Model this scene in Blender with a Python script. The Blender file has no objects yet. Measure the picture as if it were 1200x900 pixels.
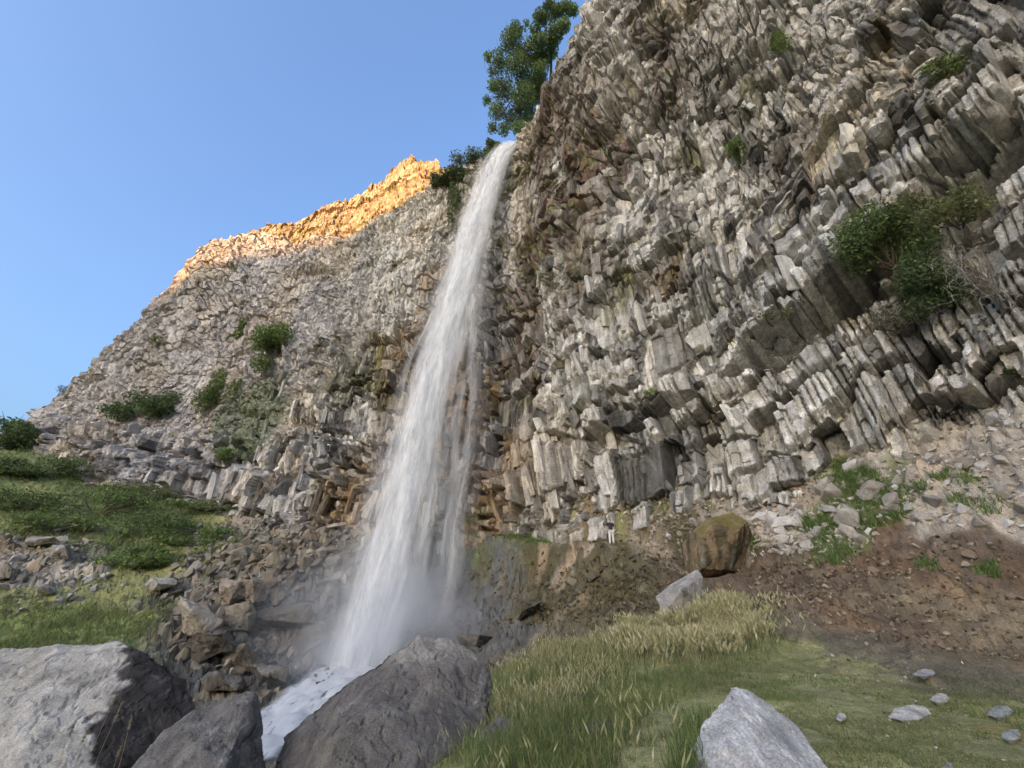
import bpy, bmesh, math, random
import numpy as np
from mathutils import Vector, Matrix

random.seed(7)
RNG = np.random.default_rng(11)
SC = bpy.context.scene
COL = SC.collection

# ------------------------------------------------------------------ camera
FPX = 470.0                 # focal length in pixels of a 1200 px wide picture
PITCH = math.radians(27.0)
cam_d = bpy.data.cameras.new('camera')
cam_d.sensor_width = 36.0
cam_d.lens = 36.0 * FPX / 1200.0
cam_d.clip_start = 0.05
cam_d.clip_end = 20000.0
cam = bpy.data.objects.new('camera', cam_d)
cam.location = (0, 0, 0)    # the eye is the origin, the meadow lies 1.6 m below
cam.rotation_euler = (math.radians(90) + PITCH, 0, 0)
COL.objects.link(cam)
SC.camera = cam

# ------------------------------------------------------------------ sky, sun, exposure
SUN_EL = math.radians(8.5)
SUN_AZ = math.radians(207.0)          # compass bearing of the sun, clockwise from +Y
world = bpy.data.worlds.new('World')
SC.world = world
world.use_nodes = True
wn = world.node_tree
bg = wn.nodes['Background']
sky = wn.nodes.new('ShaderNodeTexSky')
sky.sky_type = 'NISHITA'
sky.sun_disc = False
sky.sun_elevation = SUN_EL
sky.sun_rotation = SUN_AZ
sky.altitude = 0.0
sky.air_density = 1.0
sky.dust_density = 9.0
sky.ozone_density = 5.2
bg.inputs['Strength'].default_value = 0.15
wn.links.new(sky.outputs['Color'], bg.inputs['Color'])

sd = bpy.data.lights.new('sun', 'SUN')
sd.energy = 2.0
sd.angle = math.radians(0.35)
sd.color = (0.72, 0.475, 0.275)
sun = bpy.data.objects.new('sun', sd)
to_sun = Vector((math.sin(SUN_AZ) * math.cos(SUN_EL), math.cos(SUN_AZ) * math.cos(SUN_EL), math.sin(SUN_EL)))
sun.rotation_euler = (-to_sun).to_track_quat('-Z', 'Y').to_euler()
sun.location = (0, -60, 120)
COL.objects.link(sun)

SC.view_settings.view_transform = 'Standard'
SC.view_settings.look = 'None'
SC.view_settings.exposure = 2.9
SC.view_settings.gamma = 1.0
SC.view_settings.use_curve_mapping = False
SC.view_settings.use_white_balance = True       # the camera's white balance for open shade
SC.view_settings.white_balance_temperature = 9000
SC.view_settings.white_balance_tint = 17
try:
    SC.cycles.transparent_max_bounces = 40
    SC.cycles.max_bounces = 8
    SC.cycles.diffuse_bounces = 4
    SC.cycles.volume_bounces = 3
    SC.cycles.use_denoising = True
except Exception:
    pass

# ------------------------------------------------------------------ small tools
CP, SP = math.cos(PITCH), math.sin(PITCH)

def ray(px, py):
    x = (px - 600.0) / FPX
    y = (450.0 - py) / FPX
    return np.array([x, CP - y * SP, SP + y * CP])

def P(px, py, t):
    return ray(px, py) * t

def project(p):
    p = np.asarray(p, float)
    f = p[..., 1] * CP + p[..., 2] * SP
    u = -p[..., 1] * SP + p[..., 2] * CP
    f = np.where(np.abs(f) < 1e-6, 1e-6, f)
    return 600 + FPX * p[..., 0] / f, 450 - FPX * u / f, f

def h01(ix, iy, iz=0, seed=0):
    a = (np.asarray(ix).astype(np.int64) * 374761393 + np.asarray(iy).astype(np.int64) * 668265263
         + np.asarray(iz).astype(np.int64) * 2147483647 + int(seed) * 974634777) & 0xFFFFFFFF
    a = ((a ^ (a >> 13)) * 1274126177) & 0xFFFFFFFF
    a = ((a ^ (a >> 16)) * 2246822519) & 0xFFFFFFFF
    a = a ^ (a >> 15)
    return (a & 0xFFFFFF) / float(0x1000000)

def vnoise(x, y, seed=0):
    ix = np.floor(x); iy = np.floor(y)
    fx = x - ix; fy = y - iy
    fx = fx * fx * fx * (fx * (fx * 6 - 15) + 10); fy = fy * fy * fy * (fy * (fy * 6 - 15) + 10)
    a = h01(ix, iy, 0, seed); b = h01(ix + 1, iy, 0, seed)
    c = h01(ix, iy + 1, 0, seed); d = h01(ix + 1, iy + 1, 0, seed)
    return (a * (1 - fx) + b * fx) * (1 - fy) + (c * (1 - fx) + d * fx) * fy

def fbm(x, y, seed=0, octv=4, lac=2.07, gain=0.5):
    s = 0; a = 1; n = 0
    for o in range(octv):
        s = s + a * (vnoise(x + 17.3 * o, y - 9.1 * o, seed + o * 13) * 2 - 1)
        n += a
        x = x * lac; y = y * lac; a *= gain
    return s / n

def vnoise3(p, seed=0):
    i = np.floor(p); f = p - i
    f = f * f * (3 - 2 * f)
    r = 0
    for dx in (0, 1):
        for dy in (0, 1):
            for dz in (0, 1):
                w = (f[..., 0] if dx else 1 - f[..., 0]) * (f[..., 1] if dy else 1 - f[..., 1]) * (f[..., 2] if dz else 1 - f[..., 2])
                r = r + w * h01(i[..., 0] + dx, i[..., 1] + dy, i[..., 2] + dz, seed)
    return r

def fbm3(p, seed=0, octv=4, gain=0.5):
    s = 0; a = 1; n = 0
    for o in range(octv):
        s = s + a * (vnoise3(p + o * 5.7, seed + o * 7) * 2 - 1)
        n += a; p = p * 2.05; a *= gain
    return s / n

def worley(u, v, seed=0, jit=0.9):
    """nearest cell: (f1, f2, cell x, cell y, centre u, centre v)"""
    iu = np.floor(u); iv = np.floor(v)
    f1 = np.full(u.shape, 9.0); f2 = np.full(u.shape, 9.0)
    ci = np.zeros(u.shape); cj = np.zeros(u.shape); cu = np.zeros(u.shape); cv = np.zeros(u.shape)
    for du in (-1, 0, 1):
        for dv in (-1, 0, 1):
            a = iu + du; b = iv + dv
            pu = a + 0.5 + jit * (h01(a, b, 1, seed) - 0.5)
            pv = b + 0.5 + jit * (h01(a, b, 2, seed) - 0.5)
            d = np.hypot(u - pu, v - pv)
            m = d < f1
            f2 = np.where(m, f1, np.minimum(f2, d))
            f1 = np.where(m, d, f1)
            ci = np.where(m, a, ci); cj = np.where(m, b, cj)
            cu = np.where(m, pu, cu); cv = np.where(m, pv, cv)
    return f1, f2, ci, cj, cu, cv

def sstep(a, b, x):
    t = np.clip((x - a) / (b - a), 0, 1)
    return t * t * (3 - 2 * t)

def mixc(a, b, m):
    a = np.asarray(a, float); b = np.asarray(b, float)
    return a * (1 - m[..., None]) + b * m[..., None]

def mesh_from(name, verts, faces, cols=None, smooth=False):
    """faces: (n,k) int array; cols: per vertex rgb"""
    me = bpy.data.meshes.new(name)
    verts = np.ascontiguousarray(verts, np.float32); faces = np.ascontiguousarray(faces, np.int32)
    n, k = faces.shape
    me.vertices.add(len(verts)); me.vertices.foreach_set('co', verts.ravel())
    me.loops.add(n * k); me.loops.foreach_set('vertex_index', faces.ravel())
    me.polygons.add(n)
    me.polygons.foreach_set('loop_start', np.arange(n, dtype=np.int32) * k)
    me.polygons.foreach_set('loop_total', np.full(n, k, np.int32))
    me.polygons.foreach_set('use_smooth', np.full(n, smooth, bool))
    me.update(calc_edges=True)
    if cols is not None:
        at = me.color_attributes.new('Col', 'FLOAT_COLOR', 'POINT')
        c4 = np.ones((len(verts), 4), np.float32); c4[:, :3] = cols
        at.data.foreach_set('color', c4.ravel())
    return me

def grid_faces(nr, nc, wrap=False):
    i = np.arange(nr * nc).reshape(nr, nc)
    if wrap:
        j = np.concatenate([i, i[:, :1]], 1)
    else:
        j = i
    return np.stack([j[:-1, :-1], j[:-1, 1:], j[1:, 1:], j[1:, :-1]], -1).reshape(-1, 4)

def link(name, me, mat=None, parent=None, **props):
    o = bpy.data.objects.new(name, me)
    COL.objects.link(o)
    if mat is not None and me is not None and len(me.materials) == 0:
        me.materials.append(mat)
    if parent is not None:
        o.parent = parent
    for k, v in props.items():
        o[k] = v
    return o

# ------------------------------------------------------------------ materials
def new_mat(name):
    m = bpy.data.materials.new(name)
    m.use_nodes = True
    nt = m.node_tree
    return m, nt, nt.nodes['Principled BSDF']

def surface_mat(name, source, scale=1.0, vary=0.35, bump=0.5, rough=0.92, spec=0.2, speckle=0.25, dist=0.06, streak=0.0, fine=0.0):
    """colour from the mesh ('attr') or the object ('object'), broken up by noise; fine relief from bump"""
    m, nt, b = new_mat(name)
    N = nt.nodes; L = nt.links
    if source == 'attr':
        s = N.new('ShaderNodeVertexColor'); s.layer_name = 'Col'; base = s.outputs['Color']
    else:
        s = N.new('ShaderNodeObjectInfo'); base = s.outputs['Color']
    geo = N.new('ShaderNodeNewGeometry')
    tc = N.new('ShaderNodeTexCoord')
    pos = geo.outputs['Position']
    n1 = N.new('ShaderNodeTexNoise'); n1.inputs['Scale'].default_value = 1.3 * scale; n1.inputs['Detail'].default_value = 8; n1.inputs['Roughness'].default_value = 0.65
    n2 = N.new('ShaderNodeTexNoise'); n2.inputs['Scale'].default_value = 14 * scale; n2.inputs['Detail'].default_value = 6; n2.inputs['Roughness'].default_value = 0.7
    L.new(pos, n1.inputs['Vector']); L.new(pos, n2.inputs['Vector'])
    mr1 = N.new('ShaderNodeMapRange'); mr1.inputs[1].default_value = 0.3; mr1.inputs[2].default_value = 0.7
    mr1.inputs[3].default_value = 1 - vary; mr1.inputs[4].default_value = 1 + vary
    L.new(n1.outputs['Fac'], mr1.inputs[0])
    mr2 = N.new('ShaderNodeMapRange'); mr2.inputs[1].default_value = 0.35; mr2.inputs[2].default_value = 0.65
    mr2.inputs[3].default_value = 1 - speckle; mr2.inputs[4].default_value = 1 + speckle
    L.new(n2.outputs['Fac'], mr2.inputs[0])
    mu = N.new('ShaderNodeMath'); mu.operation = 'MULTIPLY'
    L.new(mr1.outputs[0], mu.inputs[0]); L.new(mr2.outputs[0], mu.inputs[1])
    fac = mu.outputs[0]
    if streak > 0:
        mp = N.new('ShaderNodeMapping'); mp.inputs['Scale'].default_value = (3.5, 3.5, 0.25)
        n3 = N.new('ShaderNodeTexNoise'); n3.inputs['Scale'].default_value = 1.0; n3.inputs['Detail'].default_value = 5
        L.new(pos, mp.inputs['Vector']); L.new(mp.outputs[0], n3.inputs['Vector'])
        mr3 = N.new('ShaderNodeMapRange'); mr3.inputs[1].default_value = 0.38; mr3.inputs[2].default_value = 0.62
        mr3.inputs[3].default_value = 1 - streak; mr3.inputs[4].default_value = 1 + streak
        L.new(n3.outputs['Fac'], mr3.inputs[0])
        m3 = N.new('ShaderNodeMath'); m3.operation = 'MULTIPLY'
        L.new(fac, m3.inputs[0]); L.new(mr3.outputs[0], m3.inputs[1]); fac = m3.outputs[0]
    if fine > 0:
        n4 = N.new('ShaderNodeTexNoise'); n4.inputs['Scale'].default_value = 75.0; n4.inputs['Detail'].default_value = 5; n4.inputs['Roughness'].default_value = 0.75
        L.new(pos, n4.inputs['Vector'])
        mr4 = N.new('ShaderNodeMapRange'); mr4.inputs[1].default_value = 0.35; mr4.inputs[2].default_value = 0.65
        mr4.inputs[3].default_value = 1 - fine; mr4.inputs[4].default_value = 1 + fine
        L.new(n4.outputs['Fac'], mr4.inputs[0])
        m4 = N.new('ShaderNodeMath'); m4.operation = 'MULTIPLY'
        L.new(fac, m4.inputs[0]); L.new(mr4.outputs[0], m4.inputs[1]); fac = m4.outputs[0]
    vm = N.new('ShaderNodeVectorMath'); vm.operation = 'SCALE'
    L.new(base, vm.inputs[0]); L.new(fac, vm.inputs['Scale'])
    L.new(vm.outputs[0], b.inputs['Base Color'])
    b.inputs['Roughness'].default_value = rough
    b.inputs['Specular IOR Level'].default_value = spec
    ad = N.new('ShaderNodeMath'); ad.operation = 'MULTIPLY_ADD'; ad.inputs[1].default_value = 0.45
    L.new(n2.outputs['Fac'], ad.inputs[0]); L.new(n1.outputs['Fac'], ad.inputs[2])
    bp = N.new('ShaderNodeBump'); bp.inputs['Strength'].default_value = bump; bp.inputs['Distance'].default_value = dist
    L.new(ad.outputs[0], bp.inputs['Height']); L.new(bp.outputs[0], b.inputs['Normal'])
    return m

M_CLIFF = surface_mat('basalt_cliff', 'attr', 0.8, 0.30, 0.9, speckle=0.28, dist=0.12, streak=0.22)
M_COLUMN = surface_mat('basalt_column', 'object', 0.9, 0.30, 0.9, speckle=0.28, dist=0.10, streak=0.22)
M_GROUND = surface_mat('earth', 'attr', 1.6, 0.30, 0.8, speckle=0.38, dist=0.05, fine=0.4)
M_STONE = surface_mat('stone', 'object', 1.8, 0.28, 0.7, speckle=0.25, dist=0.05)
M_BOULDER = surface_mat('boulder_rock', 'attr', 2.6, 0.30, 0.9, speckle=0.30, dist=0.035, fine=0.25)
M_RUBBLE = surface_mat('rubble_stone', 'attr', 1.8, 0.25, 0.6, speckle=0.25, dist=0.04)
# ------------------------------------------------------------------ the basalt cliff
# stations from the far left end to the near right end: foot, rim
ST = [
    ((-150, 130, 18), (-150, 134, 26)),
    ((-120, 96, 21), (-121, 98, 27)),
    ((-92, 72, 23), (-93, 73, 31)),
    ((-80, 67, 20), (-82, 67, 36)),
    ((-72, 64, 18.0), (-73.5, 63.5, 41.5)),
    ((-62, 60, 16.0), (-65, 59.5, 52)),
    ((-57, 58, 15.0), (-60.5, 57.5, 61)),
    ((-47, 54.6, 12.6), (-50, 56.5, 61.5)),
    ((-37, 51, 10.0), (-40.5, 54.5, 57.8)),
    ((-26, 46, 7.6), (-28, 51.5, 56.5)),
    ((-17, 41.6, 6.0), (-19, 46.5, 57.5)),
    ((-11, 39.5, 5.4), (-12.5, 43, 59)),
    ((-6, 37.6, 5.0), (-6.3, 40.7, 60.7)),
    ((-2, 35.5, 4.7), (0, 38.3, 62.3)),
    ((1, 32.7, 4.6), (3.2, 36, 63.6)),
    ((3.5, 30.2, 4.8), (5, 30.6, 66)),
    ((6.5, 28.5, 5.2), (8.7, 23.8, 66.7)),
    ((11, 26, 5.6), (12, 20.5, 68)),
    ((14.5, 23, 6.0), (16, 17.5, 69)),
    ((17.9, 20, 6.3), (20, 14, 70)),
    ((20, 17.5, 6.6), (23, 10, 70)),
    ((21.7, 15.2, 6.9), (26, 6, 70)),
    ((24, 10, 7.2), (28.5, 0, 70)),
    ((27, -5, 7.2), (31, -10, 70)),
]
FB = np.array([s[0] for s in ST], float); FR = np.array([s[1] for s in ST], float)
MID = (FB + FR) / 2
ARC = np.concatenate([[0], np.cumsum(np.linalg.norm(np.diff(MID[:, :2], axis=0), axis=1))])
_fine = np.linspace(0, ARC[-1], 3000)
def _sm(a, sig=1.3):
    y = np.interp(_fine, ARC, a) if len(a) != len(_fine) else a
    k = int(4 * sig / (_fine[1] - _fine[0])); w = np.exp(-0.5 * (np.arange(-k, k + 1) * (_fine[1] - _fine[0]) / sig) ** 2); w /= w.sum()
    return np.convolve(np.pad(y, k, mode='edge'), w, 'valid')
FBs = np.stack([_sm(FB[:, i]) for i in range(3)], 1); FRs = np.stack([_sm(FR[:, i]) for i in range(3)], 1)
def foot(s): return np.stack([np.interp(s, _fine, FBs[:, i]) for i in range(3)], -1)
def rim(s): return np.stack([np.interp(s, _fine, FRs[:, i]) for i in range(3)], -1)
_tan = np.stack([_sm(np.gradient(np.interp(_fine, ARC, MID[:, i]), _fine), 5.0) for i in range(2)], 1)
_tan /= np.linalg.norm(_tan, axis=1)[:, None]
def outward(s):          # horizontal normal, towards the open side (the camera)
    tx = np.interp(s, _fine, _tan[:, 0]); ty = np.interp(s, _fine, _tan[:, 1])
    return np.stack([ty, -tx], -1)
S_FALL = ARC[13]; S_COR = ARC[15]; S_RT = ARC[17]; S_NOSE = ARC[6]

# clefts under overhangs: where they run over the smooth wall (seen from the meadow) and how tall they gape
_zs = np.linspace(0, 66, 500); _ssx = np.arange(S_FALL - 4, ARC[22], 0.1)
_SS, _ZZ = np.meshgrid(_ssx, _zs)
_f0 = foot(_SS); _r0 = rim(_SS); _w0 = _f0 + (_r0 - _f0) * ((_ZZ - _f0[..., 2]) / (_r0[..., 2] - _f0[..., 2]))[..., None]; _w0[..., 2] = _ZZ
_wx, _wy, _wf = project(_w0)
def wall_at(px, py):
    dd = np.hypot(_wx - px, _wy - py) + np.where(_wf > 1, 0, 1e6)
    k = np.unravel_index(np.argmin(dd), dd.shape)
    return _SS[k], _ZZ[k], _wf[k]
CLEFTS = []
for pts, dep in [
    ([(845, 446, 1), (862, 440, 6), (905, 414, 10), (935, 396, 12), (960, 376, 16), (1000, 340, 15), (1050, 285, 15), (1100, 238, 22), (1150, 195, 28), (1205, 150, 30)], 4.4),
    ([(735, 505, 1), (770, 478, 7), (800, 470, 6), (830, 455, 2)], 1.6),
    ([(915, 262, 1), (960, 222, 6), (1005, 186, 7), (1035, 132, 4), (1050, 120, 0)], 1.5),
    ([(850, 338, 0), (885, 322, 6), (930, 300, 8), (975, 262, 7), (1000, 225, 2)], 1.5),
    ([(640, 385, 0), (690, 368, 5), (740, 335, 6), (775, 300, 1)], 1.3),
    ([(600, 520, 0), (660, 512, 4), (720, 515, 5), (760, 530, 1)], 1.0),
    ([(745, 255, 0), (780, 225, 6), (830, 190, 7), (870, 130, 5), (885, 90, 0)], 1.3),
    ([(1015, 520, 0), (1080, 480, 4), (1150, 462, 4), (1200, 440, 2)], 0.9)]:
    r = [wall_at(a_, b_) + (c_,) for a_, b_, c_ in pts]
    r.sort(key=lambda q: q[0])
    CLEFTS.append((np.array([q[0] for q in r]), np.array([q[1] for q in r]), np.array([q[3] * q[2] / FPX for q in r]), dep))
def slot_line(s): return np.interp(s, CLEFTS[0][0], CLEFTS[0][1])

def cliff_disp(s, z):
    """how far the rock stands out of the smooth wall (metres), plus cell data for colouring"""
    right = sstep(S_FALL - 2, S_COR + 3, s)                      # 1 on the columnar right wall
    left = 1 - right
    far = 1 - sstep(ARC[7], ARC[11], s)                          # massive, blocky far part
    zf = np.interp(s, _fine, FBs[:, 2])
    dip = zf + right * 0.20 * (s - S_FALL)
    zb = z - dip + 1.4 * fbm(s * 0.07, z * 0.05, 3, 3) + 0.5 * fbm(s * 0.5, z * 0.1, 4, 2)
    # columns stand side by side; each breaks off at a height of its own
    shear = 5.0 * fbm(s * 0.055, z * 0.055, 51, 2) + 0.12 * z
    wob = 0.25 * fbm(s * 0.8, z * 0.5, 52, 2)
    cw = 0.95 + 0.35 * far
    uu = (s + shear + wob) / cw
    jc = (h01(np.floor(uu), np.floor(zb / 9), 0, 53) - 0.5) * 0.9 + (h01(np.floor(uu / 4), np.floor(zb / 9), 0, 54) - 0.5) * 1.1
    zj = zb + jc * (0.3 + 0.7 * right)
    # tiers of columns: each tier has its own set-back in each stretch of wall
    t_w = zj / 3.6 + 0.5 * fbm(s * 0.06, zb * 0.05, 8, 2)
    ti = np.floor(t_w); tf = t_w - ti
    seg = np.floor(s / 4.5 + 0.8 * h01(ti, 0, 0, 5) + 0.4 * fbm(s * 0.2, z * 0.2, 9, 2))
    t_off = (h01(ti, seg, 0, 21) - 0.5) * 1.25 + (h01(ti, 3, 0, 22) - 0.5) * 0.7
    lower_band = sstep(14, 10, z - dip * 0.3)
    d = t_off * (0.55 + 0.6 * right) * (1 - 0.6 * far * sstep(24, 30, z))
    d = d + left * 1.1 * sstep(4.3, 3.9, zb)      # the lowest tier on the left carries a ledge
    # the foot of many tiers is undercut
    hcut = h01(ti, np.floor(s / 5.0 + h01(ti, 1, 1, 1) + 0.3 * fbm(s * 0.4, z * 0.2, 33, 2)), 1, 31)
    cut = sstep(0.40, 0.04, tf) * (0.15 + 2.3 * sstep(0.35, 0.9, hcut)) * (0.40 + 0.75 * right)
    cut = cut * sstep(-0.25, 0.25, fbm(s * 0.16, z * 0.16, 36, 2) + 0.1)
    d = d - cut
    # broad swells and hollows
    d = d + 1.9 * fbm(s * 0.055, z * 0.06, 41, 3) * (0.7 + 0.6 * right)
    d = d - 0.8 * right * sstep(0.30, 0.62, fbm(s * 0.13, z * 0.11 - s * 0.05, 43, 3) + 0.25)
    v = zj / 2.3 + 0.25 * fbm(s * 0.5, z * 0.4, 57, 2)
    f1, f2, ci, cj, cu, cv = worley(uu, v, 61)
    o = h01(ci, cj, 5, 62) - 0.5
    gu = (h01(ci, cj, 6, 62) - 0.5) * 1.3; gv = (h01(ci, cj, 7, 62) - 0.55) * 0.5
    big = sstep(-0.25, 0.35, fbm(s * 0.14, z * 0.14, 67, 3))          # 0 in stretches of whole, hardly split rock
    col = 0.80 * o + gu * (uu - cu) * 0.6 + gv * (v - cv) * 0.9 - 0.16 * np.abs(uu - cu)
    col_amt = np.clip(0.55 + 0.6 * fbm(s * 0.09, z * 0.11, 66, 2) + 0.3 * right, 0.25, 1.1) * (1 - 0.35 * far)
    d = d + col * col_amt * 1.15
    crk = sstep(0.11, 0.02, f2 - f1) * (h01(ci, cj, 8, 62) > 0.25)
    d = d - 0.75 * crk * (0.35 + 0.65 * big)
    # finer split columns
    u2 = uu * cw / 0.40 + 0.6 * wob; v2 = zb / 1.2 + 0.5 * wob
    g1, g2, di, dj, du, dv = worley(u2, v2, 71)
    o2 = h01(di, dj, 5, 72) - 0.5
    col2 = 0.36 * o2 + (h01(di, dj, 6, 72) - 0.5) * 0.55 * (u2 - du) - 0.08 * np.abs(u2 - du)
    d = d + col2 * (0.15 + 0.95 * big) * (1 - 0.3 * far)
    dA = d
    # --- fluted regime: slim columns standing in low tiers, tier over tier, each tier cut back at its foot
    shf = 3.0 * fbm(s * 0.05, z * 0.05, 251, 2) + 0.10 * z
    us_ = s + shf + 0.10 * fbm(s * 1.5, z * 0.7, 252, 2)
    zt = zb + 1.1 * (h01(np.floor(us_ / 2.1), np.floor(zb / 8), 0, 253) - 0.5) + 0.5 * (h01(np.floor(us_ / 0.6), np.floor(zb / 8), 0, 254) - 0.5) + 0.25 * fbm(s * 0.8, zb * 0.3, 255, 2)
    T = zt / 2.15 + 0.55 * fbm(s * 0.07, zb * 0.09, 256, 3)
    # some stretches keep columns twice as long, some are broken twice as short
    hm = h01(np.floor(us_ / 3.3 + 0.5 * fbm(s * 0.3, z * 0.3, 275, 2)), np.floor(T / 2), 0, 276)
    T2 = np.where(hm > 0.78, T / 2 + 400, np.where(hm < 0.22, T * 2 + 900, T))
    fi_ = np.floor(T2); ff = T2 - fi_
    lng = np.where(hm > 0.78, 0.5, np.where(hm < 0.22, 1.8, 1.0))
    bw = 0.9 + 1.9 * h01(fi_, 0, 0, 257)
    bi_ = np.floor(us_ / bw + 7.3 * h01(fi_, 1, 0, 257))
    hb = h01(fi_, bi_, 0, 258)
    e = 0.85 * (hb - 0.5) + np.where(hb < 0.13, -0.9, 0.0) + np.where(hb > 0.90, 0.45, 0.0) + 0.9 * (h01(fi_, np.floor(s / 9.0), 0, 259) - 0.5)
    hcw = h01(fi_, bi_, 1, 260)
    cwf = np.where(hcw > 0.85, 1.25, np.where(hcw > 0.55, 0.62, 0.35))
    cx = us_ / cwf + 0.5 * fbm(us_ * 0.9, fi_ * 3.1, 261, 2)
    cI = np.floor(cx); cF = cx - cI - 0.5
    hcl = h01(cI, fi_, bi_, 262)
    flute = 0.26 * (hcl - 0.5) + (h01(cI, fi_, 2, 263) - 0.5) * 0.55 * cF - 0.16 * np.abs(cF)
    flute = flute - 0.42 * sstep(0.34, 0.48, np.abs(cF)) * (h01(np.floor(cx + 0.5), fi_, 3, 264) > 0.3)
    plain = sstep(0.12, -0.12, fbm(s * 0.16, z * 0.2, 265, 2) - 0.02)      # stretches with broad smooth faces
    e = e + flute * (1 - 0.6 * plain)
    e = e + (h01(fi_, bi_, 4, 277) - 0.45) * 0.75 * (ff - 0.5) + (h01(fi_, bi_, 5, 277) - 0.5) * 0.8 * ((us_ / bw + 7.3 * h01(fi_, 1, 0, 257)) - bi_ - 0.5)
    e = e - 0.35 * sstep(0.44, 0.5, np.abs((us_ / bw + 7.3 * h01(fi_, 1, 0, 257)) - bi_ - 0.5)) * (h01(fi_, bi_, 6, 277) > 0.4)
    hc2 = h01(fi_, np.floor(us_ / (1.6 * bw)), 2, 266)
    e = e - (0.35 + 1.9 * sstep(0.45, 0.95, hc2)) * sstep((0.20 + 0.1 * hc2) * lng, 0.03 * lng, ff)
    e = e + 0.30 * sstep(0.55, 0.2, ff) * (hc2 > 0.3) - 0.35 * sstep(0.86, 1.0, ff)
    e = e + 1.5 * fbm(s * 0.055, z * 0.06, 41, 3) + 0.5 * (h01(np.floor(zb / 8.1 + 0.3 * fbm(s * 0.05, z * 0.05, 267, 2)), 5, 0, 268) - 0.5) * 2
    brk = np.floor(ff * 2.6 + h01(cI, fi_, 4, 269))
    e = e + 0.24 * (h01(cI, fi_ * 5 + brk, 6, 270) - 0.5) * 2 * (h01(cI, fi_, 7, 271) > 0.4)
    lowl = left * sstep(27, 20, zb) * (1 - far)
    fl = np.clip(right * sstep(30, 20, z - 0.25 * (s - S_FALL)) + lowl + left * far * sstep(10, 7, zb) * 0.85, 0, 1)
    mess = sstep(0.05, 0.30, fbm(s * 0.10, z * 0.09, 272, 3)) * right * sstep(11, 15, zb) * 0.75
    fl = fl * (1 - mess)
    e = e + left * 1.5 * sstep(4.3, 4.0, zt + 0.4) + left * 0.9 * sstep(9.6, 9.3, zt)
    d = d - left * 0.9 * far * np.exp(-((zb - 10.5) / 0.5) ** 2)
    d = dA * (1 - fl) + e * fl
    ci = np.where(fl > 0.5, fi_ * 57 + bi_, ci); cj = np.where(fl > 0.5, bi_, cj)
    di = np.where(fl > 0.5, cI, di); dj = np.where(fl > 0.5, fi_, dj)
    # blocky rubble: upper left wall, upper right wall
    blk = np.clip(far * sstep(4, 8, zb) + left * sstep(22, 30, z) + right * sstep(30, 42, z) * 0.8, 0, 1)
    wa = 0.9 * fbm(s * 0.06, z * 0.06, 79, 2)
    u3 = (s + 0.2 * z + 5 * wa) / 3.4 + 0.45 * fbm(s * 0.3, z * 0.3, 77, 3); v3 = (z - 0.15 * s + 4 * wa) / 3.0 + 0.45 * fbm(s * 0.3, z * 0.3, 78, 3)
    k1, k2, ei, ej, eu, ev = worley(u3, v3, 81)
    o3 = h01(ei, ej, 5, 82) - 0.5
    b3 = 0.75 * o3 + (h01(ei, ej, 6, 82) - 0.5) * 1.1 * (u3 - eu) + (h01(ei, ej, 7, 82) - 0.5) * 1.1 * (v3 - ev)
    b3 = b3 - 0.8 * sstep(0.07, 0.01, k2 - k1) * (h01(ei, ej, 8, 82) > 0.3)
    d = d + b3 * blk * (0.50 + 0.35 * right)
    u4 = (s + 0.1 * z + 4 * wa) / 0.85 + 0.3 * fbm(s, z, 88, 2); v4 = (z - 0.1 * s + 3 * wa) / 0.75 + 0.3 * fbm(s, z, 89, 2)
    m1, m2, hi, hj, hu, hv = worley(u4, v4, 91)
    d = d + (0.36 * (h01(hi, hj, 5, 92) - 0.5) + (h01(hi, hj, 6, 92) - 0.5) * 0.3 * (u4 - hu)) * (0.12 + 0.40 * blk) * (0.4 + 0.9 * sstep(-0.3, 0.3, fbm(s * 0.12, z * 0.12, 93, 2)))
    d = d + 0.16 * fbm(s * 1.6, z * 1.6, 95, 4)
    # clefts that climb to the right, overhung by the rock above
    for ci_, (ks, kz, kh, dep) in enumerate(CLEFTS):
        ins = (s > ks[0]) & (s < ks[-1])
        sl = np.interp(s, ks, kz) + 0.5 * fbm(s * 0.5, s * 0.1 + ci_, 97, 3) + 0.35 * (h01(np.floor(uu), ci_, 0, 96) - 0.5)
        hh = np.interp(s, ks, kh) * (0.9 + 0.9 * vnoise(s * 0.6, s * 0 + ci_ * 3, 98))
        q = (z - sl) / np.maximum(hh, 0.06)
        slot = np.where(q < -1.2, 0, np.clip((1.3 - q) / 1.4, 0, 1) * sstep(-1.15, -0.85, q)) * ins * sstep(0.05, 0.2, hh)
        d = d * (1 - 0.6 * slot) - slot * np.minimum(dep, hh * 5.0)
        brow = np.exp(-((z - sl - hh * 1.9) / (1.2 + hh)) ** 2) * ins
        d = d + brow * np.minimum(0.35 * dep, hh * 1.4)
    # vegetated hollow below the cleft, far right
    hol = np.exp(-((s - ARC[20] - 0.6) / 2.4) ** 2 - ((z - 13.0) / 2.3) ** 2)
    d = d - hol * 1.3
    # a second cave mouth on the far right and a notch at the water's lip
    lip = np.exp(-((s - S_FALL - 0.2) / 1.5) ** 2) * sstep(50, 62, z)
    d = d - lip * 0.6
    d = d - 0.9 * np.exp(-((s - S_FALL) / 5.0) ** 2) * sstep(58, 40, z) * sstep(4, 12, z)
    # upper brow of the near right wall is rounded, less broken
    return d, (ci, cj, di, dj, tf, right, far, blk, ti, f2 - f1, g2 - g1, ei, ej)

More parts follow.
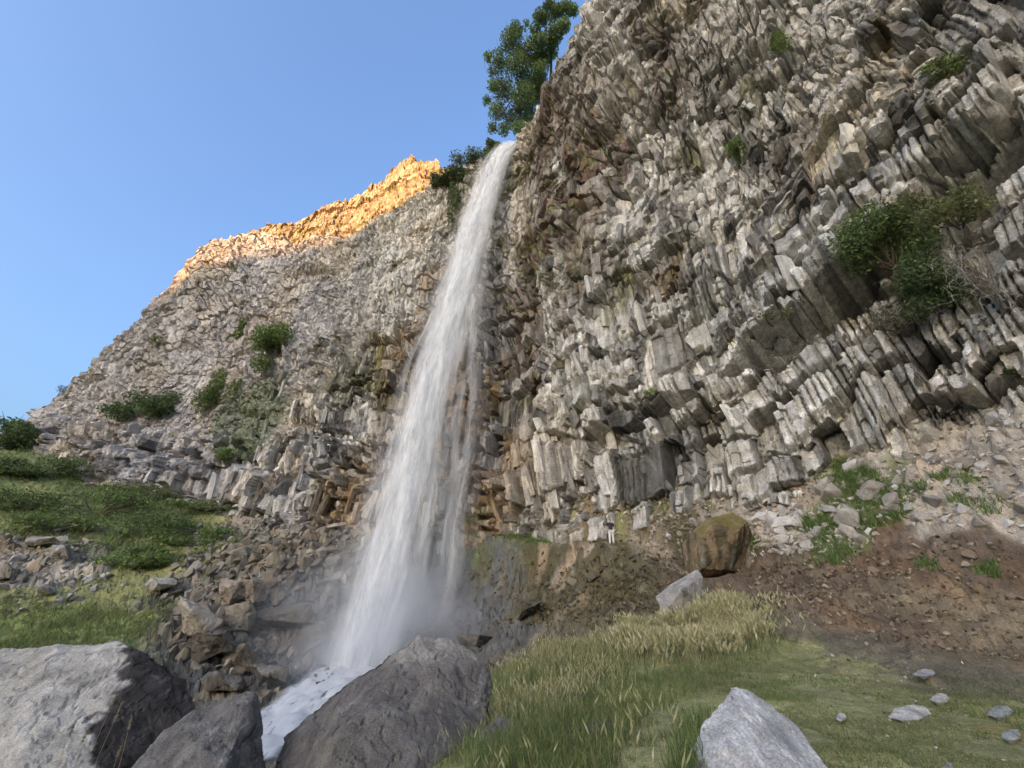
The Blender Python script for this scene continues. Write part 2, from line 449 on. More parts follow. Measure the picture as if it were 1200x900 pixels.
DAMP = [(0.13, 0.075, 0.055), (0.16, 0.11, 0.065), (0.085, 0.06, 0.048), (0.12, 0.115, 0.045), (0.22, 0.19, 0.15)]
RUST = [(0.30, 0.18, 0.075), (0.20, 0.13, 0.07), (0.24, 0.17, 0.10), (0.36, 0.33, 0.28)]
BLACK = [(0.05, 0.042, 0.036), (0.075, 0.06, 0.05), (0.10, 0.08, 0.06)]
MOSS = [(0.12, 0.125, 0.045), (0.16, 0.15, 0.06), (0.10, 0.09, 0.05)]
_WX = None
STAINS = []
for px_, py_, rp, amt, pal in [(655, 250, 60, 1.0, DAMP), (700, 175, 55, 0.9, DAMP), (620, 330, 45, 0.8, DAMP), (690, 310, 45, 0.8, DAMP), (760, 110, 50, 0.85, DAMP), (790, 30, 45, 0.8, DAMP),
                               (910, 160, 36, 0.9, BLACK), (935, 230, 30, 0.9, BLACK), (770, 60, 40, 0.7, BLACK), (1000, 100, 30, 0.6, BLACK), (640, 160, 20, 0.7, BLACK), (800, 170, 26, 0.8, MOSS), (720, 340, 30, 0.8, MOSS), (620, 200, 25, 0.7, MOSS), (870, 95, 24, 0.7, MOSS), (770, 330, 22, 0.8, RUST)]:
    q = wall_at(px_, py_); STAINS.append((q[0], q[1], rp * q[2] / FPX * 1.25, amt, pal))
for s0, z0, r, amt, pal in [(S_FALL - 9, 10, 6, 1.0, RUST), (S_FALL - 16, 8, 5, 0.8, RUST), (S_FALL - 5, 20, 6, 0.9, RUST), (S_FALL - 12, 26, 6, 0.8, RUST), (S_FALL - 8, 36, 5, 0.7, RUST), (S_FALL - 14, 20, 5, 0.6, MOSS), (S_FALL - 22, 24, 6, 0.7, MOSS), (S_FALL - 5, 46, 4, 0.8, MOSS), (S_FALL - 27, 11, 4, 0.7, RUST)]:
    STAINS.append((s0, z0, r, amt, pal))
def cliff_colour(s, z, cd):
    ci, cj, di, dj, tf, right, far, blk, ti, e1, e2, ei, ej = cd
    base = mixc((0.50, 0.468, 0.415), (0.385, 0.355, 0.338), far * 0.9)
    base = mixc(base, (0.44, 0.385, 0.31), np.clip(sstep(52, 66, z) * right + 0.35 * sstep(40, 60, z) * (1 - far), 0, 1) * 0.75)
    hc = h01(ci, cj, 3, 101)
    per = 0.62 + 0.62 * hc
    per = np.where(hc < 0.22, 0.24 + hc, per)
    hd = h01(di, dj, 4, 102)
    per = per * np.where(hd < 0.14, 0.45, 0.80 + 0.40 * hd)
    per = np.where(blk > 0.5, 0.80 + 0.4 * h01(ei, ej, 4, 103), per)
    c = base * per[..., None]
    warm = sstep(-0.1, 0.5, fbm(s * 0.12, z * 0.1, 111, 4))
    c = mixc(c, c * np.array([1.06, 0.98, 0.86]), warm * 0.8)
    # pale mineral crust on the right
    crust = sstep(-0.35, 0.15, fbm(s * 0.2, z * 0.07, 121, 4)) * right * 0.75
    c = mixc(c, np.array([0.64, 0.61, 0.55]) * (0.60 + 0.55 * h01(ci, cj, 3, 122)) [..., None] * np.where(hd < 0.14, 0.5, 1.0)[..., None], crust)
    # damp brown and orange streaks beside the fall
    near = 1.0 * np.exp(-(np.abs(s - (S_FALL - 8)) / 11.0) ** 2) * sstep(44, 24, z) + 1.0 * np.exp(-(np.abs(s - (S_FALL + 9)) / 7.5) ** 2) * sstep(16, 28, z) * sstep(64, 56, z)
    wet = np.clip(near, 0, 1) * sstep(-0.25, 0.25, fbm(s * 0.35, z * 0.06, 131, 4))
    red = h01(di, dj, 2, 133)[..., None]
    c = mixc(c, (np.array([0.15, 0.105, 0.060]) * (1 - red) + np.array([0.12, 0.062, 0.045]) * red) * (0.7 + 0.6 * h01(ci, cj, 3, 132))[..., None], wet * 0.8)
    ora = sstep(0.05, 0.35, fbm(s * 0.3, z * 0.12, 141, 3)) * np.exp(-(np.abs(s - (S_FALL - 8)) / 11.0) ** 2) * sstep(26, 14, z)
    c = mixc(c, (0.36, 0.20, 0.07), ora * 0.9)
    # black varnish bands running down from the brow on the right
    blkst = sstep(0.02, 0.3, fbm((s + 0.25 * z) * 0.24, z * 0.05, 151, 4)) * (right * sstep(20, 32, z) * sstep(S_COR - 2, S_COR + 4, s) + 0.2)
    c = mixc(c, (0.055, 0.045, 0.038), np.clip(blkst, 0, 1) * 0.45)
    # moss and thin grass on ledges
    mossm = sstep(0.18, 0.42, fbm(s * 0.28, z * 0.2, 161, 4)) * (0.25 + 0.75 * np.exp(-((s - S_FALL) / 14.0) ** 2)) * sstep(0.55, 0.25, np.abs(tf - 0.1))
    c = mixc(c, (0.11, 0.115, 0.04), mossm * 0.7)
    gr = np.exp(-((s - ARC[8] - 3) / 7.0) ** 2) * np.exp(-((z - 22 + 0.15 * (s - ARC[8])) / 6.5) ** 2)
    gr = sstep(0.25, 0.6, gr + 0.35 * fbm(s * 0.25, z * 0.25, 171, 3))
    c = mixc(c, (0.10, 0.13, 0.045), gr * 0.7)
    # stains: damp maroon and brown rock with moss right of the fall, rust left of it, black varnish under the brow
    n1 = fbm(s * 0.5, z * 0.22, 301, 4); n2_ = h01(di, dj, 9, 302)
    for s0, z0, r, amt, pal in STAINS:
        m = np.exp(-(((s - s0) ** 2 + (z - z0) ** 2) / r ** 2)) * amt
        m = np.clip(sstep(0.25, 0.75, m + 0.55 * n1), 0, 1) * np.minimum(1, amt)
        k = np.asarray(pal, float)[(n2_ * len(pal)).astype(int)] * (0.6 + 0.8 * h01(ci, cj, 8, 303))[..., None]
        c = c * (1 - 0.85 * m[..., None]) + k * 0.85 * m[..., None]
    return np.clip(c, 0.012, 0.75)

def cliff_point(s, z, d):
    f = foot(s); r = rim(s); t = ((z - f[..., 2]) / (r[..., 2] - f[..., 2]))[..., None]
    p = f + (r - f) * t
    n = outward(s)
    p = p.copy(); p[..., 2] = z
    p[..., :2] += n * d[..., None]
    return p

# sample the wall with a step that follows its distance from the eye
ss = [0.0]
while ss[-1] < ARC[-1]:
    m = foot(np.array(ss[-1])); dd = math.hypot(m[0], m[1])
    stp = np.clip(dd * 0.0026, 0.05, 0.22)
    if ss[-1] < ARC[3]: stp = 0.45
    if ss[-1] > ARC[22]: stp = 0.35
    ss.append(ss[-1] + stp)
ss = np.array(ss); NS = len(ss)
NV = 640
fS = foot(ss); rS = rim(ss); dS = np.maximum(np.hypot(fS[:, 0], fS[:, 1]), 8)
zlo = fS[:, 2] - 2.5
th0 = np.arctan2(zlo, dS); th1 = np.arctan2(rS[:, 2], dS)
tt = np.linspace(0, 1, NV)
Z = np.tan(th0[None] + (th1 - th0)[None] * tt[:, None]) * dS[None]
Sg = np.broadcast_to(ss[None], Z.shape)
D, CD = cliff_disp(Sg, Z)
# the rim is uneven: blocks missing from the top edge
rim_cut = 1.3 * fbm(Sg * 0.25, Sg * 0, 181, 4) + 0.5 * fbm(Sg * 1.3, Sg * 0, 182, 3)
rim_cut = rim_cut * (1 - np.exp(-((Sg - S_FALL) / 3.0) ** 2)) - 1.0 * np.exp(-((Sg - S_FALL) / 1.6) ** 2)
Zr = Z + sstep(0.80, 1.0, tt)[:, None] * rim_cut
CLP = cliff_point(Sg, Z, D); CLP[..., 2] = Zr
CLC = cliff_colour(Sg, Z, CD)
# the plateau behind the rim
back = [0.6, 1.5, 3, 6, 12, 25, 60, 150, 330]
rows = []; rc = []
nb = -outward(ss)
for k, b in enumerate(back):
    e = CLP[-1].copy()
    e[:, :2] += nb * b
    lift = 0.25 * np.log1p(b) + 0.3 * fbm(ss * 0.5, ss * 0 + b, 190, 3)
    fall = np.interp(ss, [0, S_NOSE, S_FALL], [-0.5, -0.1, 0.0]) * min(b, 40)
    e[:, 2] += lift + fall
    rows.append(e)
    rc.append(np.tile([0.17, 0.15, 0.085], (NS, 1)) * (0.7 + 0.6 * vnoise(ss * 0.6, ss * 0 + b, 191))[:, None])
AV = np.concatenate([CLP, np.array(rows)]); AC = np.concatenate([CLC, np.array(rc)])
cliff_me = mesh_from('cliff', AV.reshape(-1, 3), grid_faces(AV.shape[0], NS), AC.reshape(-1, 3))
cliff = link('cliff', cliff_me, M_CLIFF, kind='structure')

# ------------------------------------------------------------------ the sunlit upper tier, set back behind the left rim
UB = np.array([(-68, 62.5, 50), (-63, 61.5, 56), (-57, 60.5, 58), (-48, 59.5, 57), (-40, 57.5, 56), (-30, 55.0, 55.5), (-22, 51, 56), (-14, 48, 57), (-5, 50, 62), (8, 54, 63), (30, 60, 64)], float)
UT = np.array([(-68, 64.0, 55), (-63.5, 63.0, 62.5), (-57.5, 62.5, 69.0), (-48.5, 62.5, 72.0), (-42, 62.5, 76.5), (-36, 62.5, 79.5), (-29, 60, 83.5), (-22.3, 56, 85.5), (-13.8, 54, 77), (0, 56, 70), (30, 64, 68)], float)
ua = np.concatenate([[0], np.cumsum(np.linalg.norm(np.diff(UB, axis=0), axis=1))])
us = np.arange(0, ua[-1], 0.16)
ut = np.linspace(0, 1, 90)
ub = np.stack([np.interp(us, ua, UB[:, i]) for i in range(3)], 1); ur = np.stack([np.interp(us, ua, UT[:, i]) for i in range(3)], 1)
US, UTt = np.meshgrid(us, ut)
up_ = ub[None] + (ur - ub)[None] * ut[:, None, None]
uz = up_[..., 2]
k1, k2, ei, ej, eu, ev = worley(US / 1.5 + 0.1 * uz, uz / 2.2, 201)
l1, l2, fi, fj, fu, fv = worley(US / 0.6 + 0.1 * uz, uz / 1.1, 203)
ud = 0.8 * (h01(ei, ej, 1, 202) - 0.5) + (h01(ei, ej, 2, 202) - 0.5) * 1.0 * (US / 1.5 + 0.1 * uz - eu) + 0.5 * (h01(fi, fj, 1, 204) - 0.5) + 1.2 * fbm(US * 0.15, uz * 0.2, 205, 4)
step = np.floor(uz / 3.4 + 0.4 * fbm(US * 0.1, uz * 0.1, 206, 2))
ud = ud - 0.8 * (h01(step, 0, 0, 207) - 0.3)
up_ = up_.copy()
up_[..., 1] -= ud; up_[..., 0] += 0.2 * ud
up_[..., 2] += sstep(0.75, 1.0, ut)[:, None] * (1.2 * fbm(US * 0.22, US * 0, 208, 4) + 0.5 * (h01(np.floor(US / 2.6), 0, 0, 209) - 0.5))
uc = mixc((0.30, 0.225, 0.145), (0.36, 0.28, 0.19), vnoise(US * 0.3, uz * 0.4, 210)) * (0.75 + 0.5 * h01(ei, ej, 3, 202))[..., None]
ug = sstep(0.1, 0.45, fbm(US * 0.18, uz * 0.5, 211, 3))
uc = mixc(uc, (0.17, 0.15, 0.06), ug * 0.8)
ext = []
for b in (1.5, 6, 25, 90, 300):
    e = up_[-1].copy(); e[:, 1] += b; e[:, 2] += 0.05 * b if b < 30 else 1.5; ext.append(e)
uv_ = np.concatenate([up_, np.array(ext)]); ucc = np.concatenate([uc, np.tile(np.array([0.2, 0.17, 0.1]), (5, len(us), 1))])
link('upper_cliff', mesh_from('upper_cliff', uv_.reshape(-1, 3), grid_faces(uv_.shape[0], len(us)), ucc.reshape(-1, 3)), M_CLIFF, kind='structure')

# ------------------------------------------------------------------ the other canyon wall, behind the camera: it shades everything below the far rim
OY = -650.0
ox = np.concatenate([np.linspace(-2500, -560, 60), np.linspace(-550, -80, 300), np.linspace(-70, 2500, 80)])
te = math.tan(SUN_EL); sx, sy = -math.sin(SUN_AZ), -math.cos(SUN_AZ)     # horizontal travel of the light
def shade_top(tx, ty, tz):   # crest needed at OY so that the shadow ends at the target
    dist = (ty - OY) / sy
    return tx - sx * dist, tz + te * dist
tg = [shade_top(*q) for q in [(-110, 80, 36), (-75, 64, 46), (-70, 61, 48.5), (-66, 59.5, 49.5), (-63, 59, 51.5), (-58, 58, 55), (-50, 57, 56), (-40, 55, 56.0), (-28, 52, 57), (-19, 48, 59), (-14, 48, 64), (-11, 46, 78), (-7, 43, 88), (10, 35, 92), (40, 30, 95)]]
tg = np.array(sorted(tg))
oh = np.interp(ox, tg[:, 0], tg[:, 1]) + 0.8 * fbm(ox * 0.05, ox * 0, 221, 4)
orow = []
for f_, yb in ((1.0, -60), (1.0, -12), (1.0, 0.0), (0.86, 2), (0.80, 9), (0.55, 12), (0.35, 26), (0.15, 55), (-0.1, 110)):
    y = ox * 0 + OY + yb + (3.0 * fbm(ox * 0.03, ox * 0 + yb, 222, 4) if 0 < yb else 0)
    orow.append(np.stack([ox, y, oh * f_ + (0 if f_ == 1.0 else 2 * fbm(ox * 0.05, ox * 0 + yb, 223, 3)) - (4 if yb < -1 else 0)], -1))
orow = np.array(orow)
occ = np.tile(np.array([0.25, 0.22, 0.18]), (orow.shape[0], orow.shape[1], 1)) * (0.7 + 0.6 * vnoise(orow[..., 0] * 0.05, orow[..., 2] * 0.1, 224))[..., None]
link('opposite_canyon_wall', mesh_from('opposite_canyon_wall', orow.reshape(-1, 3), grid_faces(*orow.shape[:2]), occ.reshape(-1, 3)), M_CLIFF, kind='structure')
# ------------------------------------------------------------------ the ground
GP = [  # control points of the terrain (x, y, z); the eye is at z = 0
    (0, 0, -1.65), (3, 3, -1.62), (6, 3, -1.6), (-2, 2, -1.8), (8, 6, -1.55), (14, 5, -0.6), (20, 8, 3.2), (26, 0, 6.5), (30, -10, 7.5),
    (18.5, 14.5, 3.4), (21, 15, 6.2), (16, 13.5, 0.9), (12, 11, -1.35), (14, 17.7, 1.5), (16.8, 19.6, 4.8), (11, 14.7, -0.4), (8.9, 12.5, -1.4),
    (11.3, 20.8, 1.0), (8.9, 17, -0.35), (13.7, 23.2, 4.4), (6, 16, -0.95), (6.1, 26.0, 2.55), (7.5, 25.6, 2.7), (9.5, 26.2, 5.0), (5, 28.3, 4.6),
    (2.4, 29.6, 2.9), (0, 31.6, 3.6), (1.5, 31.8, 4.5), (-7, 35.0, 4.75), (-15.7, 39.2, 5.0), (-11, 37, 4.9), (-17, 41.4, 6.0), (-6, 37.4, 5.2), (-2, 35, 4.8),
    (1, 28.3, -0.2), (-2, 28.6, -1.6), (4.5, 23.8, 0.2), (2.1, 23.0, -1.6), (4, 20, -0.9), (6.5, 21, 0.0),
    (-9, 30, -4.6), (-6, 28, -4.2), (-12, 28, -4.9), (-4, 25, -4.0), (-9, 19.3, -5.3), (-9, 24, -4.9), (-13, 14, -5.7), (-20, 8, -6.6), (-40, -5, -8.5),
    (-8, 33, -2.4), (-5, 33, 0.4), (-12, 34, -1.2),
    (-17, 27, -4.1), (-33, 29.4, -0.6), (-28, 25.7, -2.4), (-21, 23.8, -2.9), (-24, 31.7, -0.6), (-17.9, 31.7, -1.2), (-17, 34.7, 1.9), (-38, 38.7, 3.2),
    (-53, 51, 10.0), (-53.6, 43.5, 6.8), (-79, 59, 18.5), (-37.4, 45.6, 7.0), (-24.5, 38.7, 3.2), (-100, 40, 12), (-60, 15, 1.5), (-40, 12, -3.0), (-30, 0, -6),
    (-95, 70, 22), (-66, 57, 15.5), (-37, 51, 9.9), (-130, 80, 20), (-26, 46, 7.6),
    (-3, 5, -2.5), (-5, 8, -3.9), (-8, 12, -5.2), (0, 8, -1.85), (1, 12, -1.8), (0.5, 15.5, -2.0), (-2, 11, -3.6), (-3.2, 18, -4.0), (2.2, 17.2, -1.8), (4, 18, -1.5), (-1, 5.5, -1.9),
    (3, 8, -1.68), (5, 12, -1.62), (8, 9, -1.6),
    (0, -20, -4), (-20, -20, -8), (20, -20, 4), (0, -60, -12), (-90, -40, -12), (60, 30, 20), (40, 60, 20), (0, 60, 12), (-50, 80, 20), (-100, 110, 24),
]
GP = np.array(GP, float)
def _tps_k(r2): return 0.5 * r2 * np.log(r2 + 1e-9)
def _tps(pts, lam=0.6):
    n = len(pts); xy = pts[:, :2] / 30.0
    K = _tps_k(((xy[:, None] - xy[None]) ** 2).sum(-1)) + lam * 0.002 * np.eye(n)
    Pm = np.concatenate([np.ones((n, 1)), xy], 1)
    A = np.block([[K, Pm], [Pm.T, np.zeros((3, 3))]])
    return xy, np.linalg.solve(A, np.concatenate([pts[:, 2], np.zeros(3)]))
_gx, _gw = _tps(GP)
def terrain0(x, y):
    x = np.asarray(x, float); y = np.asarray(y, float)
    sh = x.shape; q = np.stack([x.ravel(), y.ravel()], 1) / 30.0
    out = np.empty(len(q))
    for i in range(0, len(q), 60000):
        b = q[i:i + 60000]
        out[i:i + 60000] = _tps_k(((b[:, None] - _gx[None]) ** 2).sum(-1)) @ _gw[:-3] + _gw[-3] + b @ _gw[-2:]
    out = out.reshape(sh)
    r = np.hypot(x, y + 0)
    far = sstep(70, 150, np.hypot((x + 20) * 0.8, y - 30))
    return out * (1 - far) + (-12.0) * far

# what lies where: (px, py, kind) read off the picture, turned into points of the ground
KINDS = {
    'meadow': (0.225, 0.235, 0.09), 'moss': (0.265, 0.25, 0.112), 'brown': (0.142, 0.100, 0.068), 'tan': (0.185, 0.138, 0.088),
    'scree': (0.39, 0.33, 0.26), 'dark': (0.165, 0.135, 0.092), 'bank': (0.108, 0.092, 0.054), 'grass': (0.215, 0.25, 0.085),
    'talus': (0.20, 0.175, 0.135), 'path': (0.33, 0.255, 0.185), 'bed': (0.105, 0.102, 0.092), 'lime': (0.26, 0.255, 0.105), 'green': (0.14, 0.165, 0.065),
}
RG = [
    (620, 860, 'meadow'), (700, 800, 'meadow'), (800, 790, 'moss'), (900, 800, 'moss'), (1000, 830, 'moss'), (1000, 880, 'moss'), (1150, 850, 'moss'), (750, 870, 'moss'), (850, 740, 'meadow'), (900, 755, 'meadow'), (700, 760, 'meadow'), (950, 770, 'moss'),
    (1090, 790, 'dark'), (1180, 800, 'dark'), (1000, 752, 'dark'), (1040, 765, 'dark'), (930, 735, 'dark'),
    (880, 690, 'brown'), (950, 700, 'brown'), (1000, 680, 'brown'), (1060, 660, 'brown'), (1050, 620, 'brown'), (1120, 640, 'brown'), (1190, 660, 'brown'), (830, 670, 'brown'), (900, 665, 'brown'), (1030, 700, 'tan'), (1100, 720, 'tan'), (1170, 730, 'tan'), (1180, 760, 'tan'), (960, 720, 'brown'), (1060, 740, 'brown'),
    (930, 600, 'scree'), (900, 630, 'scree'), (1000, 560, 'scree'), (960, 560, 'scree'), (1100, 560, 'scree'), (1190, 560, 'scree'), (1150, 520, 'scree'), (1080, 585, 'scree'), (1180, 610, 'scree'), (1020, 530, 'scree'), (920, 570, 'scree'), (880, 610, 'scree'), (1100, 610, 'scree'), (1130, 590, 'scree'),
    (1000, 610, 'green'), (980, 640, 'green'), (1030, 580, 'green'), (985, 555, 'green'),
    (760, 610, 'tan'), (720, 600, 'tan'), (690, 600, 'tan'), (740, 590, 'lime'), (780, 600, 'lime'), (800, 575, 'scree'), (850, 590, 'scree'), (770, 640, 'brown'), (660, 600, 'lime'), (640, 615, 'tan'), (680, 620, 'tan'),
    (640, 640, 'path'), (700, 640, 'path'), (300, 606, 'path'), (380, 612, 'path'), (430, 612, 'path'),
    (600, 636, 'green'), (560, 634, 'green'), (630, 634, 'green'), (580, 645, 'bank'),
    (680, 670, 'bank'), (620, 655, 'bank'), (660, 652, 'bank'), (700, 655, 'bank'), (735, 655, 'bank'), (640, 672, 'bank'), (770, 660, 'bank'), (600, 665, 'dark'), (670, 640, 'path'), (740, 642, 'path'), (620, 644, 'bank'), (640, 690, 'bank'), (720, 680, 'bank'), (740, 665, 'bank'), (700, 700, 'bank'), (760, 680, 'bank'), (600, 690, 'bed'), (570, 720, 'bed'), (560, 670, 'bed'), (620, 730, 'bed'), (580, 690, 'bed'), (540, 660, 'bed'), (530, 700, 'bed'), (610, 665, 'bank'), (640, 705, 'bank'), (540, 740, 'bed'), (660, 720, 'dark'),
    (400, 680, 'talus'), (350, 660, 'talus'), (300, 700, 'talus'), (250, 720, 'talus'), (330, 740, 'talus'), (400, 740, 'bed'), (280, 780, 'bed'), (340, 800, 'bed'), (380, 640, 'bank'), (440, 640, 'bank'),
    (300, 630, 'lime'), (250, 640, 'lime'), (270, 615, 'scree'), (240, 610, 'lime'), (320, 620, 'talus'), (200, 650, 'lime'), (160, 680, 'lime'),
    (60, 720, 'grass'), (120, 730, 'grass'), (180, 720, 'grass'), (30, 740, 'grass'), (150, 700, 'lime'), (100, 690, 'lime'), (20, 700, 'lime'), (220, 690, 'talus'),
    (40, 650, 'scree'), (20, 640, 'tan'), (60, 670, 'scree'), (20, 670, 'talus'), (90, 650, 'talus'),
    (150, 600, 'green'), (80, 590, 'green'), (200, 620, 'green'), (180, 640, 'green'), (60, 560, 'green'), (10, 600, 'lime'), (10, 560, 'green'), (110, 630, 'green'), (30, 525, 'talus'),
    (450, 880, 'dark'), (250, 850, 'dark'), (560, 860, 'dark'), (60, 880, 'dark'),
]
def ray_terrain(px, py, tmax=140):
    r = ray(px, py); t = np.geomspace(2.5, tmax, 700)
    h = r[2] * t - terrain0(r[0] * t, r[1] * t)
    k = np.argmax(h < 0)
    return r * t[k] if h[k] < 0 else None
reg_p = []; reg_c = []; reg_k = []
for a, b, k in RG:
    q = ray_terrain(a, b)
    if q is not None:
        reg_p.append((math.atan2(q[0], q[1]) * 2.2, math.log(math.hypot(q[0], q[1])) * 2.6)); reg_c.append(KINDS[k]); reg_k.append(k)
reg_p = np.array(reg_p); reg_c = np.array(reg_c)
ROUGH = {'talus': 1.0, 'bank': 0.75, 'brown': 0.8, 'tan': 0.7, 'scree': 1.0, 'dark': 0.6, 'bed': 0.8, 'path': 0.15, 'meadow': 0.15, 'moss': 0.14, 'grass': 0.3, 'lime': 0.4, 'green': 0.4}
reg_r = np.array([ROUGH[k] for k in reg_k])
def region(x, y):
    """colour and roughness of the ground, the borders broken up by noise"""
    a = np.arctan2(x, y); l = np.log(np.maximum(np.hypot(x, y), 0.5))
    wx = 0.15 * fbm(a * 9, l * 9, 301, 3) + 0.10 * fbm(a * 40, l * 40, 303, 4); wy = 0.15 * fbm(a * 9 + 50, l * 9, 302, 3) + 0.10 * fbm(a * 40 + 9, l * 40, 304, 4)
    q = np.stack([(a * 2.2 + wx).ravel(), (l * 2.6 + wy).ravel()], 1)
    c = np.empty((len(q), 3)); r = np.empty(len(q))
    for i in range(0, len(q), 40000):
        d2 = ((q[i:i + 40000, None] - reg_p[None]) ** 2).sum(-1) + 2e-4
        w = d2 ** -3.2
        w /= w.sum(1, keepdims=True)
        c[i:i + 40000] = w @ reg_c; r[i:i + 40000] = w @ reg_r
    return c.reshape(x.shape + (3,)), r.reshape(x.shape)

# the trodden path runs as a level bench along the top of the bank
_pp = [ray_terrain(a, b) for a, b in [(250, 604), (330, 608), (400, 611), (470, 615), (540, 622), (600, 630), (650, 637), (715, 637), (750, 645), (790, 668), (830, 680)]]
PATH = np.array([q for q in _pp if q is not None])
def path_near(x, y):
    best = np.full(np.shape(x), 1e9); zz = np.zeros(np.shape(x))
    for a, b in zip(PATH[:-1], PATH[1:]):
        ab = b[:2] - a[:2]; t = np.clip(((x - a[0]) * ab[0] + (y - a[1]) * ab[1]) / (ab @ ab), 0, 1)
        dd = np.hypot(x - a[0] - ab[0] * t, y - a[1] - ab[1] * t); m = dd < best
        best = np.where(m, dd, best); zz = np.where(m, a[2] + (b[2] - a[2]) * t, zz)
    return best, zz
def terrain(x, y, rough=None):
    z = terrain0(x, y)
    pd, pz = path_near(x, y)
    z = z + (pz - z) * sstep(1.5, 0.5, pd)
    if rough is None:
        rough = region(x, y)[1]
    dist = np.hypot(x, y)
    near = np.clip(dist / 18, 0.25, 1.6)
    z = z + rough * (1 - 0.85 * sstep(1.4, 0.5, pd)) * near * (0.55 * fbm(x * 0.35, y * 0.35, 311, 3) + 0.30 * fbm(x * 1.4, y * 1.4, 312, 4))
    k1, k2, i, j, cu, cv = worley(x * 1.1, y * 1.1, 315)
    z = z + rough * near * 0.22 * (h01(i, j, 1, 316) - 0.5) * sstep(20, 26, dist)
    k1, k2, i, j, cu, cv = worley(x * 4.0, y * 4.0, 317)
    z = z + rough * near * 0.13 * (h01(i, j, 1, 318) - 0.4) * (1 - 0.8 * sstep(1.4, 0.5, pd))
    k1, k2, i, j, cu, cv = worley(x * 1.9, y * 1.9, 323)
    z = z + rough * near * 0.20 * (np.where(h01(i, j, 1, 324) > 0.6, 1.0, 0.0) * sstep(0.45, 0.2, k1)) * (1 - sstep(1.4, 0.5, pd))
    z = z + 0.035 * fbm(x * 2.5, y * 2.5, 319, 4)
    return z

azf = np.radians(np.concatenate([np.linspace(-180, -66, 24)[:-1], np.linspace(-66, 66, 660), np.linspace(66, 180, 24)[1:-1]]))
rr = np.concatenate([[0.3, 0.8, 1.4, 2.0, 2.6], np.geomspace(3.0, 100, 460), np.geomspace(106, 6000, 34)])
A_, R_ = np.meshgrid(azf, rr)
GX = R_ * np.sin(A_); GY = R_ * np.cos(A_)
GCOL, GR = region(GX, GY)
GZ = terrain(GX, GY, GR)
gv1 = sstep(0.15, 0.45, fbm(GX * 0.6, GY * 0.6, 331, 4)) * 0.5
gl = mixc(GCOL, GCOL * np.array([1.25, 1.0, 0.8]), gv1) * (0.75 + 0.5 * vnoise(GX * 0.9, GY * 0.9, 321))[..., None] * (0.85 + 0.3 * vnoise(GX * 5, GY * 5, 322))[..., None]
pdn, _ = path_near(GX, GY)
gl = mixc(gl, np.array([0.30, 0.235, 0.17]) * (0.8 + 0.4 * vnoise(GX * 3, GY * 3, 333))[..., None], sstep(0.65, 0.3, pdn + 0.25 * fbm(GX * 2, GY * 2, 334, 3)) * 0.85)
gfar = sstep(90, 160, R_)
gl = mixc(gl, (0.14, 0.12, 0.07), gfar)
GV = np.stack([GX, GY, GZ], -1)
ground = link('ground', mesh_from('ground', GV.reshape(-1, 3), grid_faces(len(rr), len(azf), True)[:, ::-1], gl.reshape(-1, 3)), M_GROUND, kind='structure')

# ------------------------------------------------------------------ finding places on what has been built
_cp = CLP.reshape(-1, 3); _cx, _cy, _cf = project(_cp)
_gp = GV.reshape(-1, 3); _gxp, _gyp, _gf = project(_gp)
def at_cliff(px, py, tol=3.0):
    m = (np.hypot(_cx - px, _cy - py) < tol) & (_cf > 1)
    if not m.any(): m = np.hypot(_cx - px, _cy - py) < 15
    k = np.where(m)[0]; k = k[np.argmin(_cf[k])]
    return _cp[k].copy(), k
def at_ground(px, py, tol=4.0):
    d = np.hypot(_gxp - px, _gyp - py) + np.where(_gf > 1, 0, 1e6)
    m = d < tol
    k = np.where(m)[0]
    k = k[np.argmin(_gf[k])] if len(k) else np.argmin(d)
    return _gp[k].copy()
def gz(x, y):
    return float(terrain(np.array([x], float), np.array([y], float))[0])
# ------------------------------------------------------------------ basalt columns standing proud of the wall
def column_mesh(k):
    r = random.Random(400 + k)
    n = r.choice([5, 5, 6, 6, 4])
    rings = [(-0.5, 0.86), (-0.46, 1.0), (-0.12, 1.0), (0.2, 0.97), (0.47, 0.93), (0.5, 0.7)]
    ang = [(i + r.uniform(-0.28, 0.28)) / n * 2 * math.pi for i in range(n)]
    rad = [r.uniform(0.40, 0.58) for _ in range(n)]
    tb = (r.uniform(-.28, .28), r.uniform(-.28, .28)); tt_ = (r.uniform(-.3, .3), r.uniform(-.3, .3))
    v = []
    for (z, s) in rings:
        jx, jy = r.uniform(-.035, .035), r.uniform(-.035, .035)
        for a, q in zip(ang, rad):
            q2 = q * s * r.uniform(0.94, 1.06)
            x, y = math.cos(a) * q2 + jx, math.sin(a) * q2 + jy
            zz = z
            if z < -0.4: zz += (tb[0] * x + tb[1] * y) * 0.7
            if z > 0.4: zz += (tt_[0] * x + tt_[1] * y) * 0.7
            v.append((x, y, zz))
    bm = bmesh.new()
    vs = [bm.verts.new(p) for p in v]
    for i in range(len(rings) - 1):
        for j in range(n):
            a, b = i * n + j, i * n + (j + 1) % n
            bm.faces.new((vs[a], vs[b], vs[b + n], vs[a + n]))
    bm.faces.new(list(reversed(vs[:n]))); bm.faces.new(vs[-n:])
    me = bpy.data.meshes.new('basalt_column'); bm.to_mesh(me); bm.free()
    me.materials.append(M_COLUMN)
    return me
COLM = [column_mesh(k) for k in range(16)]
def geo_of(me):
    co = np.empty(len(me.vertices) * 3, np.float32); me.vertices.foreach_get('co', co)
    me.calc_loop_triangles()
    tr = np.empty(len(me.loop_triangles) * 3, np.int32); me.loop_triangles.foreach_get('vertices', tr)
    return co.reshape(-1, 3).astype(float), tr.reshape(-1, 3)
COLG = [geo_of(m) for m in COLM]

def s_of_pixel(px, py):
    p, k = at_cliff(px, py)
    return ss[k % NS], Z.reshape(-1)[k] if k < NV * NS else None

